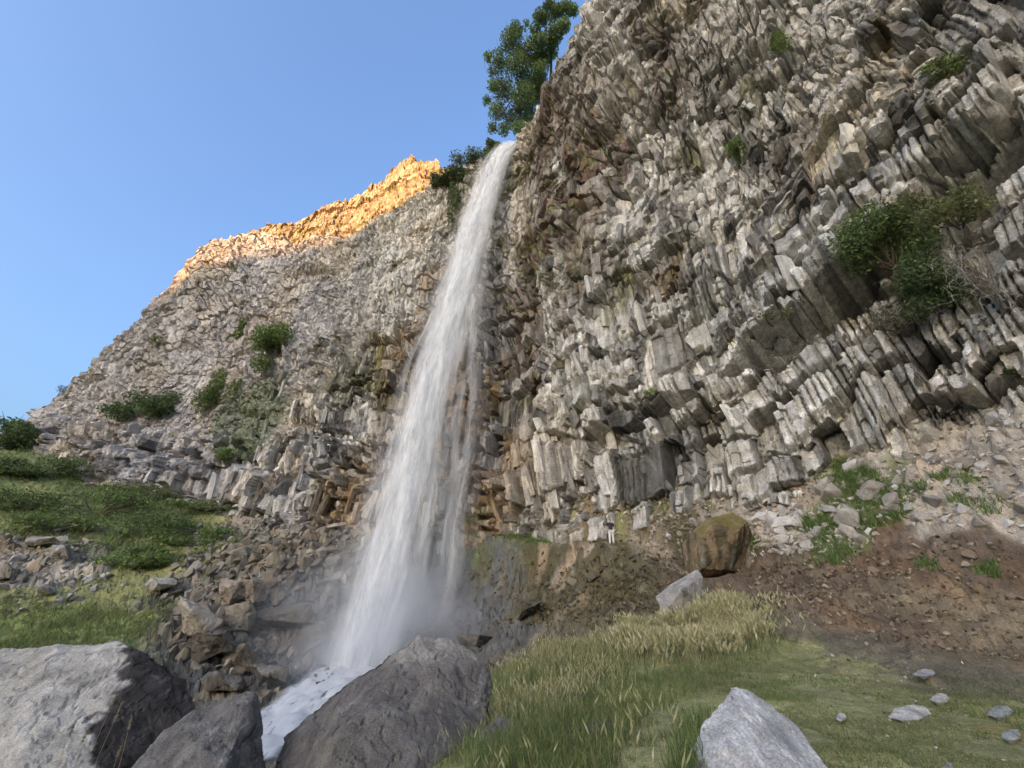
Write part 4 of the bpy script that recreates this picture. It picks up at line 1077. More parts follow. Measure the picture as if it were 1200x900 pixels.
# ------------------------------------------------------------------ the waterfall
_k = int(np.argmin(np.abs(ss - S_FALL)))
F_TOP = CLP[-1, _k] + np.array([*(outward(np.array(S_FALL)) * -0.5), 0.15]) + np.array([0.9, 0.0, 0.2]); F_BOT = np.array([-9.0, 29.8, -4.3])
def fall_centre(q):
    q = np.asarray(q, float); m = np.sqrt(np.clip(q, 0, 1)) * 0.86 + 0.14 * q
    x = F_TOP[0] + (F_BOT[0] - F_TOP[0]) * m
    y = F_TOP[1] + (F_BOT[1] - F_TOP[1]) * m
    z = F_TOP[2] + (F_BOT[2] - F_TOP[2]) * q
    return np.stack([x, y, z], -1)
def water_mat(name, dens, su, sv, edge, thr):
    m = bpy.data.materials.new(name); m.use_nodes = True
    nt = m.node_tree; N = nt.nodes; L = nt.links
    for n in list(N): N.remove(n)
    out = N.new('ShaderNodeOutputMaterial'); mix = N.new('ShaderNodeMixShader')
    tr = N.new('ShaderNodeBsdfTransparent'); di = N.new('ShaderNodeBsdfDiffuse'); tl = N.new('ShaderNodeBsdfTranslucent'); ms = N.new('ShaderNodeMixShader')
    di.inputs['Color'].default_value = (0.96, 0.96, 0.95, 1); tl.inputs['Color'].default_value = (0.96, 0.96, 0.95, 1)
    ms.inputs[0].default_value = 0.42
    L.new(di.outputs[0], ms.inputs[1]); L.new(tl.outputs[0], ms.inputs[2])
    at = N.new('ShaderNodeVertexColor'); at.layer_name = 'Col'
    sep = N.new('ShaderNodeSeparateColor'); L.new(at.outputs['Color'], sep.inputs[0])   # r: across 0..1, g: down in metres / 10, b: layer
    comb = N.new('ShaderNodeCombineXYZ')
    def mul(a, k):
        q = N.new('ShaderNodeMath'); q.operation = 'MULTIPLY'; L.new(a, q.inputs[0]); q.inputs[1].default_value = k; return q.outputs[0]
    L.new(mul(sep.outputs[0], su), comb.inputs[0]); L.new(mul(sep.outputs[1], sv), comb.inputs[1]); L.new(mul(sep.outputs[2], 37.0), comb.inputs[2])
    n1 = N.new('ShaderNodeTexNoise'); n1.inputs['Scale'].default_value = 1.0; n1.inputs['Detail'].default_value = 6; n1.inputs['Roughness'].default_value = 0.62; n1.inputs['Distortion'].default_value = 0.25
    L.new(comb.outputs[0], n1.inputs['Vector'])
    mr = N.new('ShaderNodeMapRange'); mr.interpolation_type = 'SMOOTHSTEP'
    mr.inputs[1].default_value = thr; mr.inputs[2].default_value = thr + 0.33; L.new(n1.outputs['Fac'], mr.inputs[0])
    L.new(mul(at.outputs['Alpha'], 1.0), mul(at.outputs['Alpha'], 1.0).node.inputs[0]) if False else None
    ml = N.new('ShaderNodeMath'); ml.operation = 'MULTIPLY'; L.new(mr.outputs[0], ml.inputs[0]); L.new(at.outputs['Alpha'], ml.inputs[1])
    md = N.new('ShaderNodeMath'); md.operation = 'MULTIPLY'; md.use_clamp = True; L.new(ml.outputs[0], md.inputs[0]); md.inputs[1].default_value = dens
    L.new(md.outputs[0], mix.inputs[0]); L.new(tr.outputs[0], mix.inputs[1]); L.new(ms.outputs[0], mix.inputs[2])
    L.new(mix.outputs[0], out.inputs['Surface'])
    return m
M_FALL = water_mat('falling_water', 0.88, 8.0, 1.9, 1.0, 0.34)
M_VEIL = water_mat('water_veil', 0.45, 7.0, 1.1, 1.0, 0.42)
M_FOAM = water_mat('white_water', 1.5, 5.0, 14.0, 1.0, 0.22)

def colour4(me, c4):
    at = me.color_attributes.new('Col', 'FLOAT_COLOR', 'POINT'); at.data.foreach_set('color', np.ascontiguousarray(c4, np.float32).ravel())

SIDE = np.array([0.985, 0.17, 0.0]); DEEP = np.array([-0.17, 0.985, 0.0])
def fall_sheets(layers, seed, shift, halfw, alpha, q0, q1, depth):
    V, F_, C = [], [], []; off = 0
    nq, nw = 150, 34
    for l in range(layers):
        q = np.linspace(q0, q1, nq); w = np.linspace(-1, 1, nw)
        Q, W = np.meshgrid(q, w, indexing='ij')
        c = fall_centre(Q)
        hw = halfw(Q) * (0.72 + 0.5 * h01(l, 3, 0, seed)) * (1 + 0.22 * fbm(Q * 9 + l * 3.7, Q * 0 + np.sign(W) * 5 + l, seed + l, 3))
        dp = depth * ((l + 0.5) / layers - 0.5) * 2 * (0.4 + Q) * 1.0
        wob = 0.5 * fbm(W * 2.5 + l, Q * 14, seed + 20 + l, 3) * (0.25 + Q)
        sx = shift(Q) + (h01(l, 4, 0, seed) - 0.5) * 1.0 * (0.3 + Q) + 0.35 * fbm(Q * 7, Q * 0 + l, seed + 40 + l, 2)
        p = c + SIDE * (sx + W * hw)[..., None] + DEEP * (dp - 0.9 * (1 - W * W) * (0.3 + 0.7 * Q) * (1 if l % 2 else -0.6) + wob)[..., None]
        a = alpha(Q) * sstep(1.0, 0.25, np.abs(W)) ** 1.2
        c4 = np.stack([W * 0.5 + 0.5 + 0.13 * l, Q * 6.7, np.full(Q.shape, l / 8.0 + 0.05), a], -1)
        V.append(p.reshape(-1, 3)); C.append(c4.reshape(-1, 4)); F_.append(grid_faces(nq, nw) + off); off += nq * nw
    return np.concatenate(V), np.concatenate(F_), np.concatenate(C)
hwf = lambda q: np.interp(q, [0, 0.05, 0.2, 0.4, 0.6, 0.8, 1.0], [1.3, 1.55, 2.0, 2.2, 2.05, 2.0, 2.5])
V, F_, C = fall_sheets(9, 900, lambda q: -0.2 * q, hwf, lambda q: np.interp(q, [0, 0.012, 0.05, 0.3, 0.6, 0.9, 1], [0.3, 0.8, 0.9, 0.8, 0.85, 0.9, 0.9]), 0.0, 1.0, 0.7)
me = mesh_from('waterfall', V, F_, None, True); colour4(me, C)
waterfall = link('waterfall', me, M_FALL, kind='structure')
V, F_, C = fall_sheets(5, 950, lambda q: 2.1 * sstep(0.3, 0.9, q) + 0.7, lambda q: 0.8 + 2.1 * sstep(0.1, 0.75, q), lambda q: 0.95 * sstep(0.06, 0.4, q) * sstep(1.02, 0.9, q), 0.05, 1.0, 0.9)
me = mesh_from('water_veil', V, F_, None, True); colour4(me, C)
link('water_veil', me, M_VEIL, waterfall)
V, F_, C = fall_sheets(3, 980, lambda q: -1.5 * sstep(0.3, 0.9, q), lambda q: 0.8 + 2.0 * sstep(0.2, 0.8, q), lambda q: 0.6 * sstep(0.2, 0.5, q), 0.1, 1.0, 0.9)
me = mesh_from('water_veil', V, F_, None, True); colour4(me, C)
link('water_veil', me, M_VEIL, waterfall)
# thin separate threads of water right of the main fall
V, F_, C = [], [], []; off = 0
for k, (dx, q0, wd, al) in enumerate([(4.0, 0.62, 0.30, 0.9), (5.6, 0.72, 0.22, 0.55), (3.0, 0.55, 0.3, 0.6), (4.8, 0.8, 0.35, 0.4)]):
    q = np.linspace(q0, 0.985, 60); w = np.linspace(-1, 1, 7); Q, W = np.meshgrid(q, w, indexing='ij')
    p = fall_centre(Q) + SIDE * (dx * (0.75 + 0.25 * (1 - Q)) + 0.25 * fbm(Q * 20, Q * 0 + k, 990, 3) + W * wd * (0.6 + Q * 0.6))[..., None] + DEEP * (0.8 + 0.2 * W * W)[..., None]
    a = al * sstep(1.0, 0.1, np.abs(W)) * sstep(q0, q0 + 0.08, Q)
    c4 = np.stack([W * 0.1 + 0.3 * k, Q * 6.7, np.full(Q.shape, k * 0.2), a], -1)
    V.append(p.reshape(-1, 3)); C.append(c4.reshape(-1, 4)); F_.append(grid_faces(60, 7) + off); off += 420
me = mesh_from('water_thread', np.concatenate(V), np.concatenate(F_), None, True); colour4(me, np.concatenate(C))
link('water_thread', me, M_VEIL, waterfall)

# ------------------------------------------------------------------ white water running off between the boulders, and the dark pool
def stream_ribbon(name, path, halfw, mat, n=90, m=26, lift=0.12, amp=0.22, seed=0):
    path = np.array(path, float); t = np.concatenate([[0], np.cumsum(np.linalg.norm(np.diff(path, axis=0), axis=1))])
    q = np.linspace(0, t[-1], n)
    c = np.stack([np.interp(q, t, path[:, i]) for i in range(3)], 1)
    tg = np.gradient(c, axis=0); tg /= np.linalg.norm(tg[:, :2], axis=1)[:, None]
    sd = np.stack([tg[:, 1], -tg[:, 0], tg[:, 0] * 0], 1)
    w = np.linspace(-1, 1, m); hw = np.interp(q / t[-1], np.linspace(0, 1, len(halfw)), halfw)
    p = c[:, None] + sd[:, None] * (w[None] * hw[:, None])[..., None]
    p[..., 2] += lift + amp * fbm(p[..., 0] * 1.6, p[..., 1] * 1.6, seed, 4) + 0.10 * fbm(p[..., 0] * 6, p[..., 1] * 6, seed + 1, 3) - 0.15 * w[None] ** 2
    a = np.broadcast_to(sstep(1.0, 0.55, np.abs(w))[None], p.shape[:2])
    c4 = np.stack([np.broadcast_to((w * hw.mean() * 0.5)[None], p.shape[:2]), np.broadcast_to((q * 0.05)[:, None], p.shape[:2]), np.full(p.shape[:2], 0.3), a], -1)
    me = mesh_from(name, p.reshape(-1, 3), grid_faces(n, m), None, True); colour4(me, c4.reshape(-1, 4))
    return link(name, me, mat, None, kind='structure')
SP_ = [(-8.2, 31.5, -4.0), (-8.7, 28.5, -4.2), (-9.0, 25, -4.45), (-9.3, 21.5, -4.75), (-9.3, 18.5, -5.0), (-9.8, 15, -5.25), (-12.5, 11.5, -5.6), (-18, 8, -6.3)]
stream_ribbon('stream', SP_, [3.2, 3.0, 2.2, 1.7, 1.6, 1.7, 2.0, 2.4], M_FOAM, seed=993)
M_POOL, nt, b = new_mat('pool_water')
b.inputs['Base Color'].default_value = (0.035, 0.05, 0.05, 1); b.inputs['Roughness'].default_value = 0.12; b.inputs['Specular IOR Level'].default_value = 0.6
tn = nt.nodes.new('ShaderNodeTexNoise'); tn.inputs['Scale'].default_value = 2.2; tn.inputs['Detail'].default_value = 5
ge = nt.nodes.new('ShaderNodeNewGeometry'); nt.links.new(ge.outputs['Position'], tn.inputs['Vector'])
bp = nt.nodes.new('ShaderNodeBump'); bp.inputs['Strength'].default_value = 0.6; bp.inputs['Distance'].default_value = 0.15
nt.links.new(tn.outputs['Fac'], bp.inputs['Height']); nt.links.new(bp.outputs[0], b.inputs['Normal'])
stream_ribbon('pool', [(q[0], q[1], q[2] - 0.25) for q in SP_], [6.0, 5.5, 4.0, 3.2, 3.0, 3.0, 3.2, 3.6], M_POOL, lift=0.0, amp=0.06, seed=995)

# ------------------------------------------------------------------ spray hanging round the foot of the fall
mv = bpy.data.materials.new('spray'); mv.use_nodes = True
nt = mv.node_tree
for n in list(nt.nodes): nt.nodes.remove(n)
out = nt.nodes.new('ShaderNodeOutputMaterial'); pv = nt.nodes.new('ShaderNodeVolumePrincipled')
pv.inputs['Color'].default_value = (0.97, 0.98, 1.0, 1); pv.inputs['Anisotropy'].default_value = 0.2
tc = nt.nodes.new('ShaderNodeTexCoord'); gr = nt.nodes.new('ShaderNodeTexGradient'); gr.gradient_type = 'SPHERICAL'
nt.links.new(tc.outputs['Object'], gr.inputs['Vector'])
nz = nt.nodes.new('ShaderNodeTexNoise'); nz.inputs['Scale'].default_value = 2.4; nz.inputs['Detail'].default_value = 3
nt.links.new(tc.outputs['Object'], nz.inputs['Vector'])
mr = nt.nodes.new('ShaderNodeMapRange'); mr.inputs[1].default_value = 0.36; mr.inputs[2].default_value = 0.66; nt.links.new(nz.outputs['Fac'], mr.inputs[0])
pw = nt.nodes.new('ShaderNodeMath'); pw.operation = 'POWER'; pw.inputs[1].default_value = 1.5; nt.links.new(gr.outputs['Fac'], pw.inputs[0])
m1 = nt.nodes.new('ShaderNodeMath'); m1.operation = 'MULTIPLY'; nt.links.new(pw.outputs[0], m1.inputs[0]); nt.links.new(mr.outputs[0], m1.inputs[1])
m2 = nt.nodes.new('ShaderNodeMath'); m2.operation = 'MULTIPLY'; m2.inputs[1].default_value = 0.5; nt.links.new(m1.outputs[0], m2.inputs[0])
nt.links.new(m2.outputs[0], pv.inputs['Density']); nt.links.new(pv.outputs[0], out.inputs['Volume'])
bm = bmesh.new(); bmesh.ops.create_icosphere(bm, subdivisions=3, radius=1.0)
me = bpy.data.meshes.new('spray'); bm.to_mesh(me); bm.free()
sp = link('spray', me, mv, None, kind='stuff', label='white spray round the foot of the waterfall')
sp.location = (-7.8, 28.6, -2.4); sp.scale = (9.0, 7.5, 6.5)
# ------------------------------------------------------------------ plants
def leaf_mat(name, trans=0.35):
    m, nt, b = new_mat(name)
    N = nt.nodes; L = nt.links
    s = N.new('ShaderNodeVertexColor'); s.layer_name = 'Col'
    L.new(s.outputs['Color'], b.inputs['Base Color']); b.inputs['Roughness'].default_value = 0.65; b.inputs['Specular IOR Level'].default_value = 0.25
    tl = N.new('ShaderNodeBsdfTranslucent'); mx = N.new('ShaderNodeMixShader'); mx.inputs[0].default_value = trans
    L.new(s.outputs['Color'], tl.inputs['Color']); L.new(b.outputs[0], mx.inputs[1]); L.new(tl.outputs[0], mx.inputs[2])
    L.new(mx.outputs[0], N['Material Output'].inputs['Surface'])
    return m
M_LEAF = leaf_mat('leaves', 0.45); M_GRASS = leaf_mat('grass_blades', 0.42)
M_BARK = surface_mat('bark', 'attr', 3.0, 0.25, 0.5)

def leaves(rg, centres, radii, n, size, cols, gap=0.0, flat=0.7, droop=0.0):
    """n diamond leaves in clumps; returns verts, tris, colours"""
    centres = np.asarray(centres, float); radii = np.asarray(radii, float)
    if radii.ndim == 1: radii = np.repeat(radii[:, None], 3, 1)
    vol = radii.prod(1) ** (2 / 3); k = rg.choice(len(centres), n, p=vol / vol.sum())
    d = rg.normal(0, 1, (n, 3)); d /= np.linalg.norm(d, axis=1)[:, None]
    rad = rg.random(n) ** 0.45
    p = centres[k] + d * radii[k] * rad[:, None]
    if gap > 0:
        keep = fbm3(p / (radii.mean() * 0.45), 77, 2) > -0.5 + gap
        p = p[keep]; k = k[keep]; n = len(p)
    ax = rg.normal(0, 1, (n, 3)); ax[:, 2] -= droop; ax /= np.linalg.norm(ax, axis=1)[:, None]
    nn = rg.normal(0, 1, (n, 3)) * flat; nn[:, 2] += 0.6
    sd = np.cross(ax, nn); sd /= np.linalg.norm(sd, axis=1)[:, None] + 1e-9
    s = size * rg.uniform(0.6, 1.4, n)[:, None]
    v = np.stack([p - ax * s, p + sd * s * 0.42, p + ax * s, p - sd * s * 0.42], 1).reshape(-1, 3)
    i = np.arange(n)[:, None] * 4
    t = np.concatenate([i + [0, 1, 2], i + [0, 2, 3]], 0)
    cols = np.asarray(cols, float)
    cl = h01(np.arange(len(centres)), 0, 0, 9)[k]
    c = cols[rg.integers(0, len(cols), n)] * (0.65 + 0.7 * rg.random(n))[:, None] * (0.8 + 0.4 * cl)[:, None]
    return v, t, np.repeat(c, 4, 0)

def tube(path, radii, sides=5):
    path = np.asarray(path, float); n = len(path)
    tg = np.gradient(path, axis=0); tg /= np.linalg.norm(tg, axis=1)[:, None] + 1e-9
    ref = np.array([0.3, 0.9, 0.2]); a = np.cross(tg, ref); a /= np.linalg.norm(a, axis=1)[:, None] + 1e-9; b = np.cross(tg, a)
    ang = np.linspace(0, 2 * math.pi, sides, endpoint=False)
    v = path[:, None] + (a[:, None] * np.cos(ang)[None, :, None] + b[:, None] * np.sin(ang)[None, :, None]) * np.asarray(radii)[:, None, None]
    return v.reshape(-1, 3), grid_faces(n, sides, True)
def tubes(lst, sides=5):
    V, F_ = [], []; off = 0
    for p, r in lst:
        v, f = tube(p, r, sides); V.append(v); F_.append(f + off); off += len(v)
    return np.concatenate(V), np.concatenate(F_)

def bend(rg, a, b, k=6, amp=0.12):
    a = np.asarray(a, float); b = np.asarray(b, float); t = np.linspace(0, 1, k)[:, None]
    L_ = np.linalg.norm(b - a)
    return a + (b - a) * t + np.cumsum(rg.normal(0, amp * L_ / k, (k, 3)), 0) * (t > 0) * 0.6

def tree(name, label, base, clumps, trunk_r, leafn, leafsize, cols, seed, category='tree', bark=(0.11, 0.09, 0.07), gap=0.12, droop=0.3, group=None):
    """clumps: (centre, radius); a trunk from the base, a limb to every clump, leaves round the limbs"""
    rg = np.random.default_rng(seed)
    base = np.array(base, float); C_ = np.array([c for c, r in clumps], float); Rd = np.array([r for c, r in clumps], float)
    root = link(name, None); root.location = base
    root['label'] = label; root['category'] = category
    if group: root['group'] = group
    top = C_.mean(0)
    trunk = bend(rg, base - [0, 0, 0.3], top, 9, 0.10)
    lst = [(trunk, np.linspace(trunk_r, trunk_r * 0.35, 9))]
    br = []
    for c, r in zip(C_, Rd):
        k = rg.integers(3, 8); a = trunk[k]
        limb = bend(rg, a, c, 6, 0.18); br.append((limb, np.linspace(trunk_r * 0.38, trunk_r * 0.1, 6)))
        for _ in range(7):
            e = c + rg.normal(0, 0.65, 3) * r
            br.append((bend(rg, limb[rg.integers(2, 6)], e, 5, 0.2), np.linspace(trunk_r * 0.14, trunk_r * 0.04, 5)))
    v, f = tubes(lst, 7)
    link('trunk', mesh_from('trunk', v - base, f, np.tile(bark, (len(v), 1)), True), M_BARK, root)
    v, f = tubes(br, 5)
    link('branches', mesh_from('branches', v - base, f, np.tile(bark, (len(v), 1)), True), M_BARK, root)
    v, t, c = leaves(rg, C_, Rd, leafn, leafsize, cols, gap, 0.7, droop)
    link('crown', mesh_from('crown', v - base, t, c), M_LEAF, root)
    return root
DARKG = [(0.11, 0.16, 0.07), (0.14, 0.20, 0.085), (0.085, 0.13, 0.055), (0.17, 0.24, 0.095)]
MIDG = [(0.17, 0.26, 0.08), (0.22, 0.31, 0.10), (0.13, 0.21, 0.065), (0.27, 0.34, 0.125)]
OLIVE = [(0.22, 0.235, 0.105), (0.27, 0.28, 0.13), (0.18, 0.19, 0.085)]
DRY = [(0.27, 0.235, 0.165), (0.22, 0.19, 0.13), (0.31, 0.28, 0.21)]
def pc(px, py, t, rpx):
    return (P(px, py, t), rpx * t / FPX)
# two trees rooted on the brink over the fall
TA = [(600, 48, 15), (586, 72, 14), (606, 76, 15), (624, 92, 15), (590, 104, 14), (613, 112, 16), (582, 130, 11), (600, 138, 13), (578, 100, 8), (590, 152, 8), (622, 125, 13), (577, 150, 7), (604, 34, 9), (620, 68, 9), (576, 84, 6), (618, 142, 10), (630, 112, 9), (608, 150, 9), (628, 72, 9), (634, 92, 8), (622, 50, 8), (616, 30, 6), (570, 118, 6), (572, 66, 6), (612, 60, 8), (628, 108, 11), (634, 80, 10), (624, 60, 9), (632, 96, 9)]
tree('tree', 'taller leafy tree leaning out over the brink directly above the waterfall', P(612, 160, 64.5), [pc(a, b, 63.0 + 1.5 * math.sin(i * 2.1), r) for i, (a, b, r) in enumerate(TA)], 0.28, 24000, 0.18, MIDG + DARKG[1::2], 41, gap=0.2)
TB_ = [(634, 20, 10), (650, 14, 10), (648, 42, 12), (632, 48, 10), (663, 10, 9), (636, 70, 11), (660, 30, 9), (627, 34, 7), (645, 60, 10), (672, 12, 7), (642, 4, 6)]
tree('tree', 'smaller tree on the brink, right of the one above the waterfall', P(645, 90, 63.5), [pc(a, b, 62.0 + 1.2 * math.sin(i * 1.7), r) for i, (a, b, r) in enumerate(TB_)], 0.22, 14000, 0.17, MIDG + DARKG[1::2], 42, gap=0.2)

def bush(label, px, py, rx, ry, cols, n, size, seed, where='ground', name='bush', push=0.0, stems=7, gap=0.1, category='bush', lumps=7, group=None, hgt=0.85, droop=0.0):
    rg = np.random.default_rng(seed)
    if where == 'ground': b = at_ground(px, py + ry * 0.8)
    else: b, _ = at_cliff(px, py + ry * 0.3)
    f = project(b)[2]; wx = rx * f / FPX; wz = ry * f / FPX
    tocam = -b / np.linalg.norm(b); tocam[2] = 0
    cl = []
    for i in range(lumps):
        o = rg.uniform(-1, 1, 3); o /= max(1, np.linalg.norm(o))
        c = b + np.array([o[0] * wx * 0.75, o[1] * wx * 0.45, wz * (0.7 + 0.85 * o[2])]) + tocam * push
        cl.append((c, np.array([wx * rg.uniform(.3, .5), wx * rg.uniform(.3, .5), wz * rg.uniform(.4, .65)])))
    C_ = np.array([c for c, r in cl]); Rd = np.array([r for c, r in cl])
    root = link(name, None); root.location = b
    root['label'] = label; root['category'] = category
    if group: root['group'] = group
    st = []
    for c, r in cl:
        st.append((bend(rg, b - tocam * 0.2, c, 6, 0.2), np.linspace(0.02, 0.006, 6) * (1 + wx)))
        for _ in range(3): st.append((bend(rg, c, c + rg.normal(0, 0.6, 3) * r, 4, 0.2), np.linspace(0.008, 0.003, 4) * (1 + wx)))
    v, f_ = tubes(st, 4)
    link('stems', mesh_from('stems', v - b, f_, np.tile((0.15, 0.12, 0.09), (len(v), 1)), True), M_BARK, root)
    v, t, c = leaves(rg, C_, Rd, n, size, cols, gap, 0.8, droop)
    link('foliage', mesh_from('foliage', v - b, t, c), M_LEAF, root)
    return root

# shrubs of the left slope and cliff
bush('dark rounded bush on the ledge of the far left cliff', 160, 480, 44, 20, DARKG, 3600, 0.26, 51, 'cliff', push=1.2)
bush('dark bush at the left edge, on the skyline under the cliff end', 18, 503, 34, 22, DARKG, 3400, 0.30, 52, lumps=9)
bush('greyish leafless shrub on the skyline where the cliff ridge begins', 74, 455, 14, 10, [(0.20, 0.19, 0.17), (0.15, 0.14, 0.12)], 500, 0.16, 53, 'cliff', push=0.6)
bush('bright green bush high on the left cliff, largest of the plants there', 315, 418, 30, 26, MIDG, 3800, 0.22, 54, 'cliff', push=0.8)
bush('long green creeper patch hanging down the left cliff beside the bright green bush', 252, 462, 26, 34, MIDG + OLIVE, 3800, 0.22, 55, 'cliff', push=0.6, droop=0.8)
bush('narrow green plant in the cleft above the creeper patch', 275, 390, 9, 18, MIDG, 800, 0.18, 56, 'cliff', push=0.4)
bush('small bush on the ledge line of the left cliff', 262, 534, 22, 6, MIDG, 900, 0.16, 57, 'cliff', push=0.7)
bush('thin greenery on the grey rock of the far left cliff', 185, 400, 16, 10, OLIVE, 500, 0.16, 58, 'cliff', push=0.4)
for i, (px, py, rx, ry, cols, lab) in enumerate([
    (40, 545, 40, 18, DARKG, 'dark green shrub below the skyline bush at the left edge'),
    (95, 545, 26, 15, DARKG, 'dark shrub against the foot of the grey far left rocks'),
    (110, 590, 52, 24, MIDG + DARKG, 'wide green shrub in the middle of the shrubs on the left slope'),
    (30, 585, 44, 20, MIDG + DARKG, 'green shrub at the left edge above the bare patch'),
    (175, 615, 48, 22, MIDG + DARKG, 'green shrub on the left slope just above the grey blocks'),
    (160, 575, 36, 14, MIDG + OLIVE, 'light green shrub close under the left cliff foot'),
    (225, 625, 40, 17, MIDG, 'green shrub farthest right of the shrubs on the left slope'),
    (65, 610, 40, 17, MIDG, 'bright green shrub just above the bare stony patch'),
    (240, 590, 40, 10, MIDG + OLIVE, 'low green shrub along the foot of the left cliff'),
    (160, 650, 36, 14, MIDG, 'lowest green shrub of the left slope, over the grass'),
    (10, 545, 22, 14, DARKG, 'small dark shrub at the very left edge below the skyline'),
    (125, 535, 16, 9, DARKG + OLIVE, 'small shrub on the boulders of the far left cliff foot')]):
    bush(lab, px, py, rx * 1.25, ry * 0.75, cols + MIDG[:2] + OLIVE[:1], 3200, 0.15 if py > 560 else 0.18, 60 + i, 'ground', lumps=14, name='shrub', category='shrub', group='shrubs on the left slope')
# shrubs along the rim left of the fall
for i, (px, py, rx, ry, lab) in enumerate([(548, 186, 16, 9, 'dark low shrub on the rim just left of the falling water'), (525, 197, 14, 8, 'dark low shrub on the rim below the lit peak'), (502, 208, 10, 6, 'last dark shrub on the rim at the edge of the sunlit rock'), (565, 168, 9, 16, 'dark shrub at the lip where the water leaves the rim')]):
    bush(lab, px, py, rx * 1.5, ry * 0.8, DARKG + OLIVE, 2000, 0.2, 80 + i, 'cliff', push=0.3, lumps=14, name='rim_shrub', category='shrub', group='shrubs along the rim')
bush('thin greenery hanging beside the top of the waterfall', 528, 245, 10, 30, OLIVE + DARKG, 1100, 0.2, 86, 'cliff', push=0.4, droop=0.8)
# the right wall
bush('large dark green bush under the overhang of the right wall', 1052, 308, 58, 40, DARKG + MIDG, 8000, 0.10, 91, 'cliff', push=1.6, lumps=12, droop=0.4)
bush('dark green plant hanging below the bare branches on the right wall', 1105, 355, 46, 34, DARKG, 5200, 0.10, 92, 'cliff', push=1.0, lumps=9, droop=0.9)
bush('olive green bush above the bare branches on the right wall', 1125, 262, 40, 26, OLIVE, 3400, 0.09, 93, 'cliff', push=1.5, lumps=9)
bush('dry grey brown brush under the large dark bush of the right wall', 1075, 385, 60, 24, DRY, 2600, 0.07, 94, 'cliff', push=0.3, lumps=9, gap=0.25, droop=1.0)
bush('small green plant on the upper right wall between pale rocks', 868, 176, 17, 13, MIDG, 900, 0.12, 95, 'cliff', push=0.4)
bush('green plant in a diagonal cleft near the top of the right wall', 932, 58, 18, 26, MIDG + OLIVE, 1200, 0.13, 96, 'cliff', push=0.4)
bush('faint green plant on the pale rock near the upper right corner', 1118, 70, 24, 12, OLIVE + MIDG, 900, 0.10, 97, 'cliff', push=0.3, gap=0.2)
bush('plant at the right edge just above the scree', 1192, 440, 12, 9, DARKG, 500, 0.08, 98, 'cliff', push=0.3)
bush('green tuft on the ledge right of the wall middle', 905, 378, 26, 9, OLIVE, 800, 0.09, 99, 'cliff', push=0.5)
bush('green tuft in the cleft left of the large dark bush', 775, 468, 22, 8, MIDG, 700, 0.09, 100, 'cliff', push=0.4)
# bare branches hanging in front of the big bush
rg = np.random.default_rng(777)
b, _ = at_cliff(1172, 345); f = project(b)[2]; k_ = f / FPX
root = link('dead_shrub', None); root.location = b
root['label'] = 'bare pale grey branches of a dead shrub hanging on the right wall'; root['category'] = 'shrub'
st = []
for i in range(26):
    a = b + rg.normal(0, 0.12, 3)
    e = b + np.array([-rg.uniform(10, 75) * k_, -rg.uniform(0.3, 1.2), rg.uniform(-35, 55) * k_])
    e2 = e + np.array([-rg.uniform(2, 16) * k_, -0.2, -rg.uniform(4, 26) * k_])
    pth = np.concatenate([bend(rg, a, e, 7, 0.25), bend(rg, e, e2, 5, 0.3)[1:]])
    st.append((pth, np.linspace(0.03, 0.008, len(pth))))
    for _ in range(5):
        q = pth[rg.integers(3, len(pth))]
        st.append((bend(rg, q, q + rg.normal(0, 9 * k_, 3) + [0, -0.1, -4 * k_], 5, 0.3), np.linspace(0.013, 0.005, 5)))
v, f_ = tubes(st, 4)
link('branches', mesh_from('branches', v - b, f_, np.tile((0.30, 0.27, 0.23), (len(v), 1)), True), M_BARK, root)

# ------------------------------------------------------------------ grass
def ragged(pts, seed, lo=-0.35):
    q = fbm(pts[:, 0] * 1.1, pts[:, 1] * 1.1, 1300, 3) + 0.5 * fbm(pts[:, 0] * 3.5, pts[:, 1] * 3.5, 1301, 2)
    return 0.35 + 0.85 * sstep(lo, 0.45, q)
def blades(pts, f, h, w, cols, seed, lean=0.35, segs=3):
    rg = np.random.default_rng(seed); n = len(pts)
    h = h * rg.uniform(0.4, 1.25, n) * (ragged(pts, seed) if h > 0.25 else 1.0); a = rg.uniform(0, 6.28, n)
    dx = np.cos(a) * lean * rg.uniform(0.2, 1.4, n) * h; dy = np.sin(a) * lean * rg.uniform(0.2, 1.4, n) * h
    fa = rg.uniform(0, 6.28, n); wx = np.cos(fa) * w; wy = np.sin(fa) * w
    V = []
    for k in range(segs):
        t = k / segs
        c = pts + np.stack([dx * t * t, dy * t * t, h * t * (1 - 0.15 * t)], 1)
        o = np.stack([wx, wy, wx * 0], 1) * (1 - 0.55 * t)
        V += [c - o, c + o]
    V.append(pts + np.stack([dx, dy, h * 0.86], 1))
    m = 2 * segs + 1
    v = np.stack(V, 1).reshape(-1, 3); i = np.arange(n)[:, None] * m
    T = []
    for k in range(segs - 1):
        T += [i + [2 * k, 2 * k + 1, 2 * k + 3], i + [2 * k, 2 * k + 3, 2 * k + 2]]
    T.append(i + [2 * segs - 2, 2 * segs - 1, 2 * segs])
    cols = np.asarray(cols, float)
    c = cols[rg.integers(0, len(cols), n)] * rg.uniform(0.7, 1.3, n)[:, None]
    return v, np.concatenate(T), np.repeat(c, m, 0)
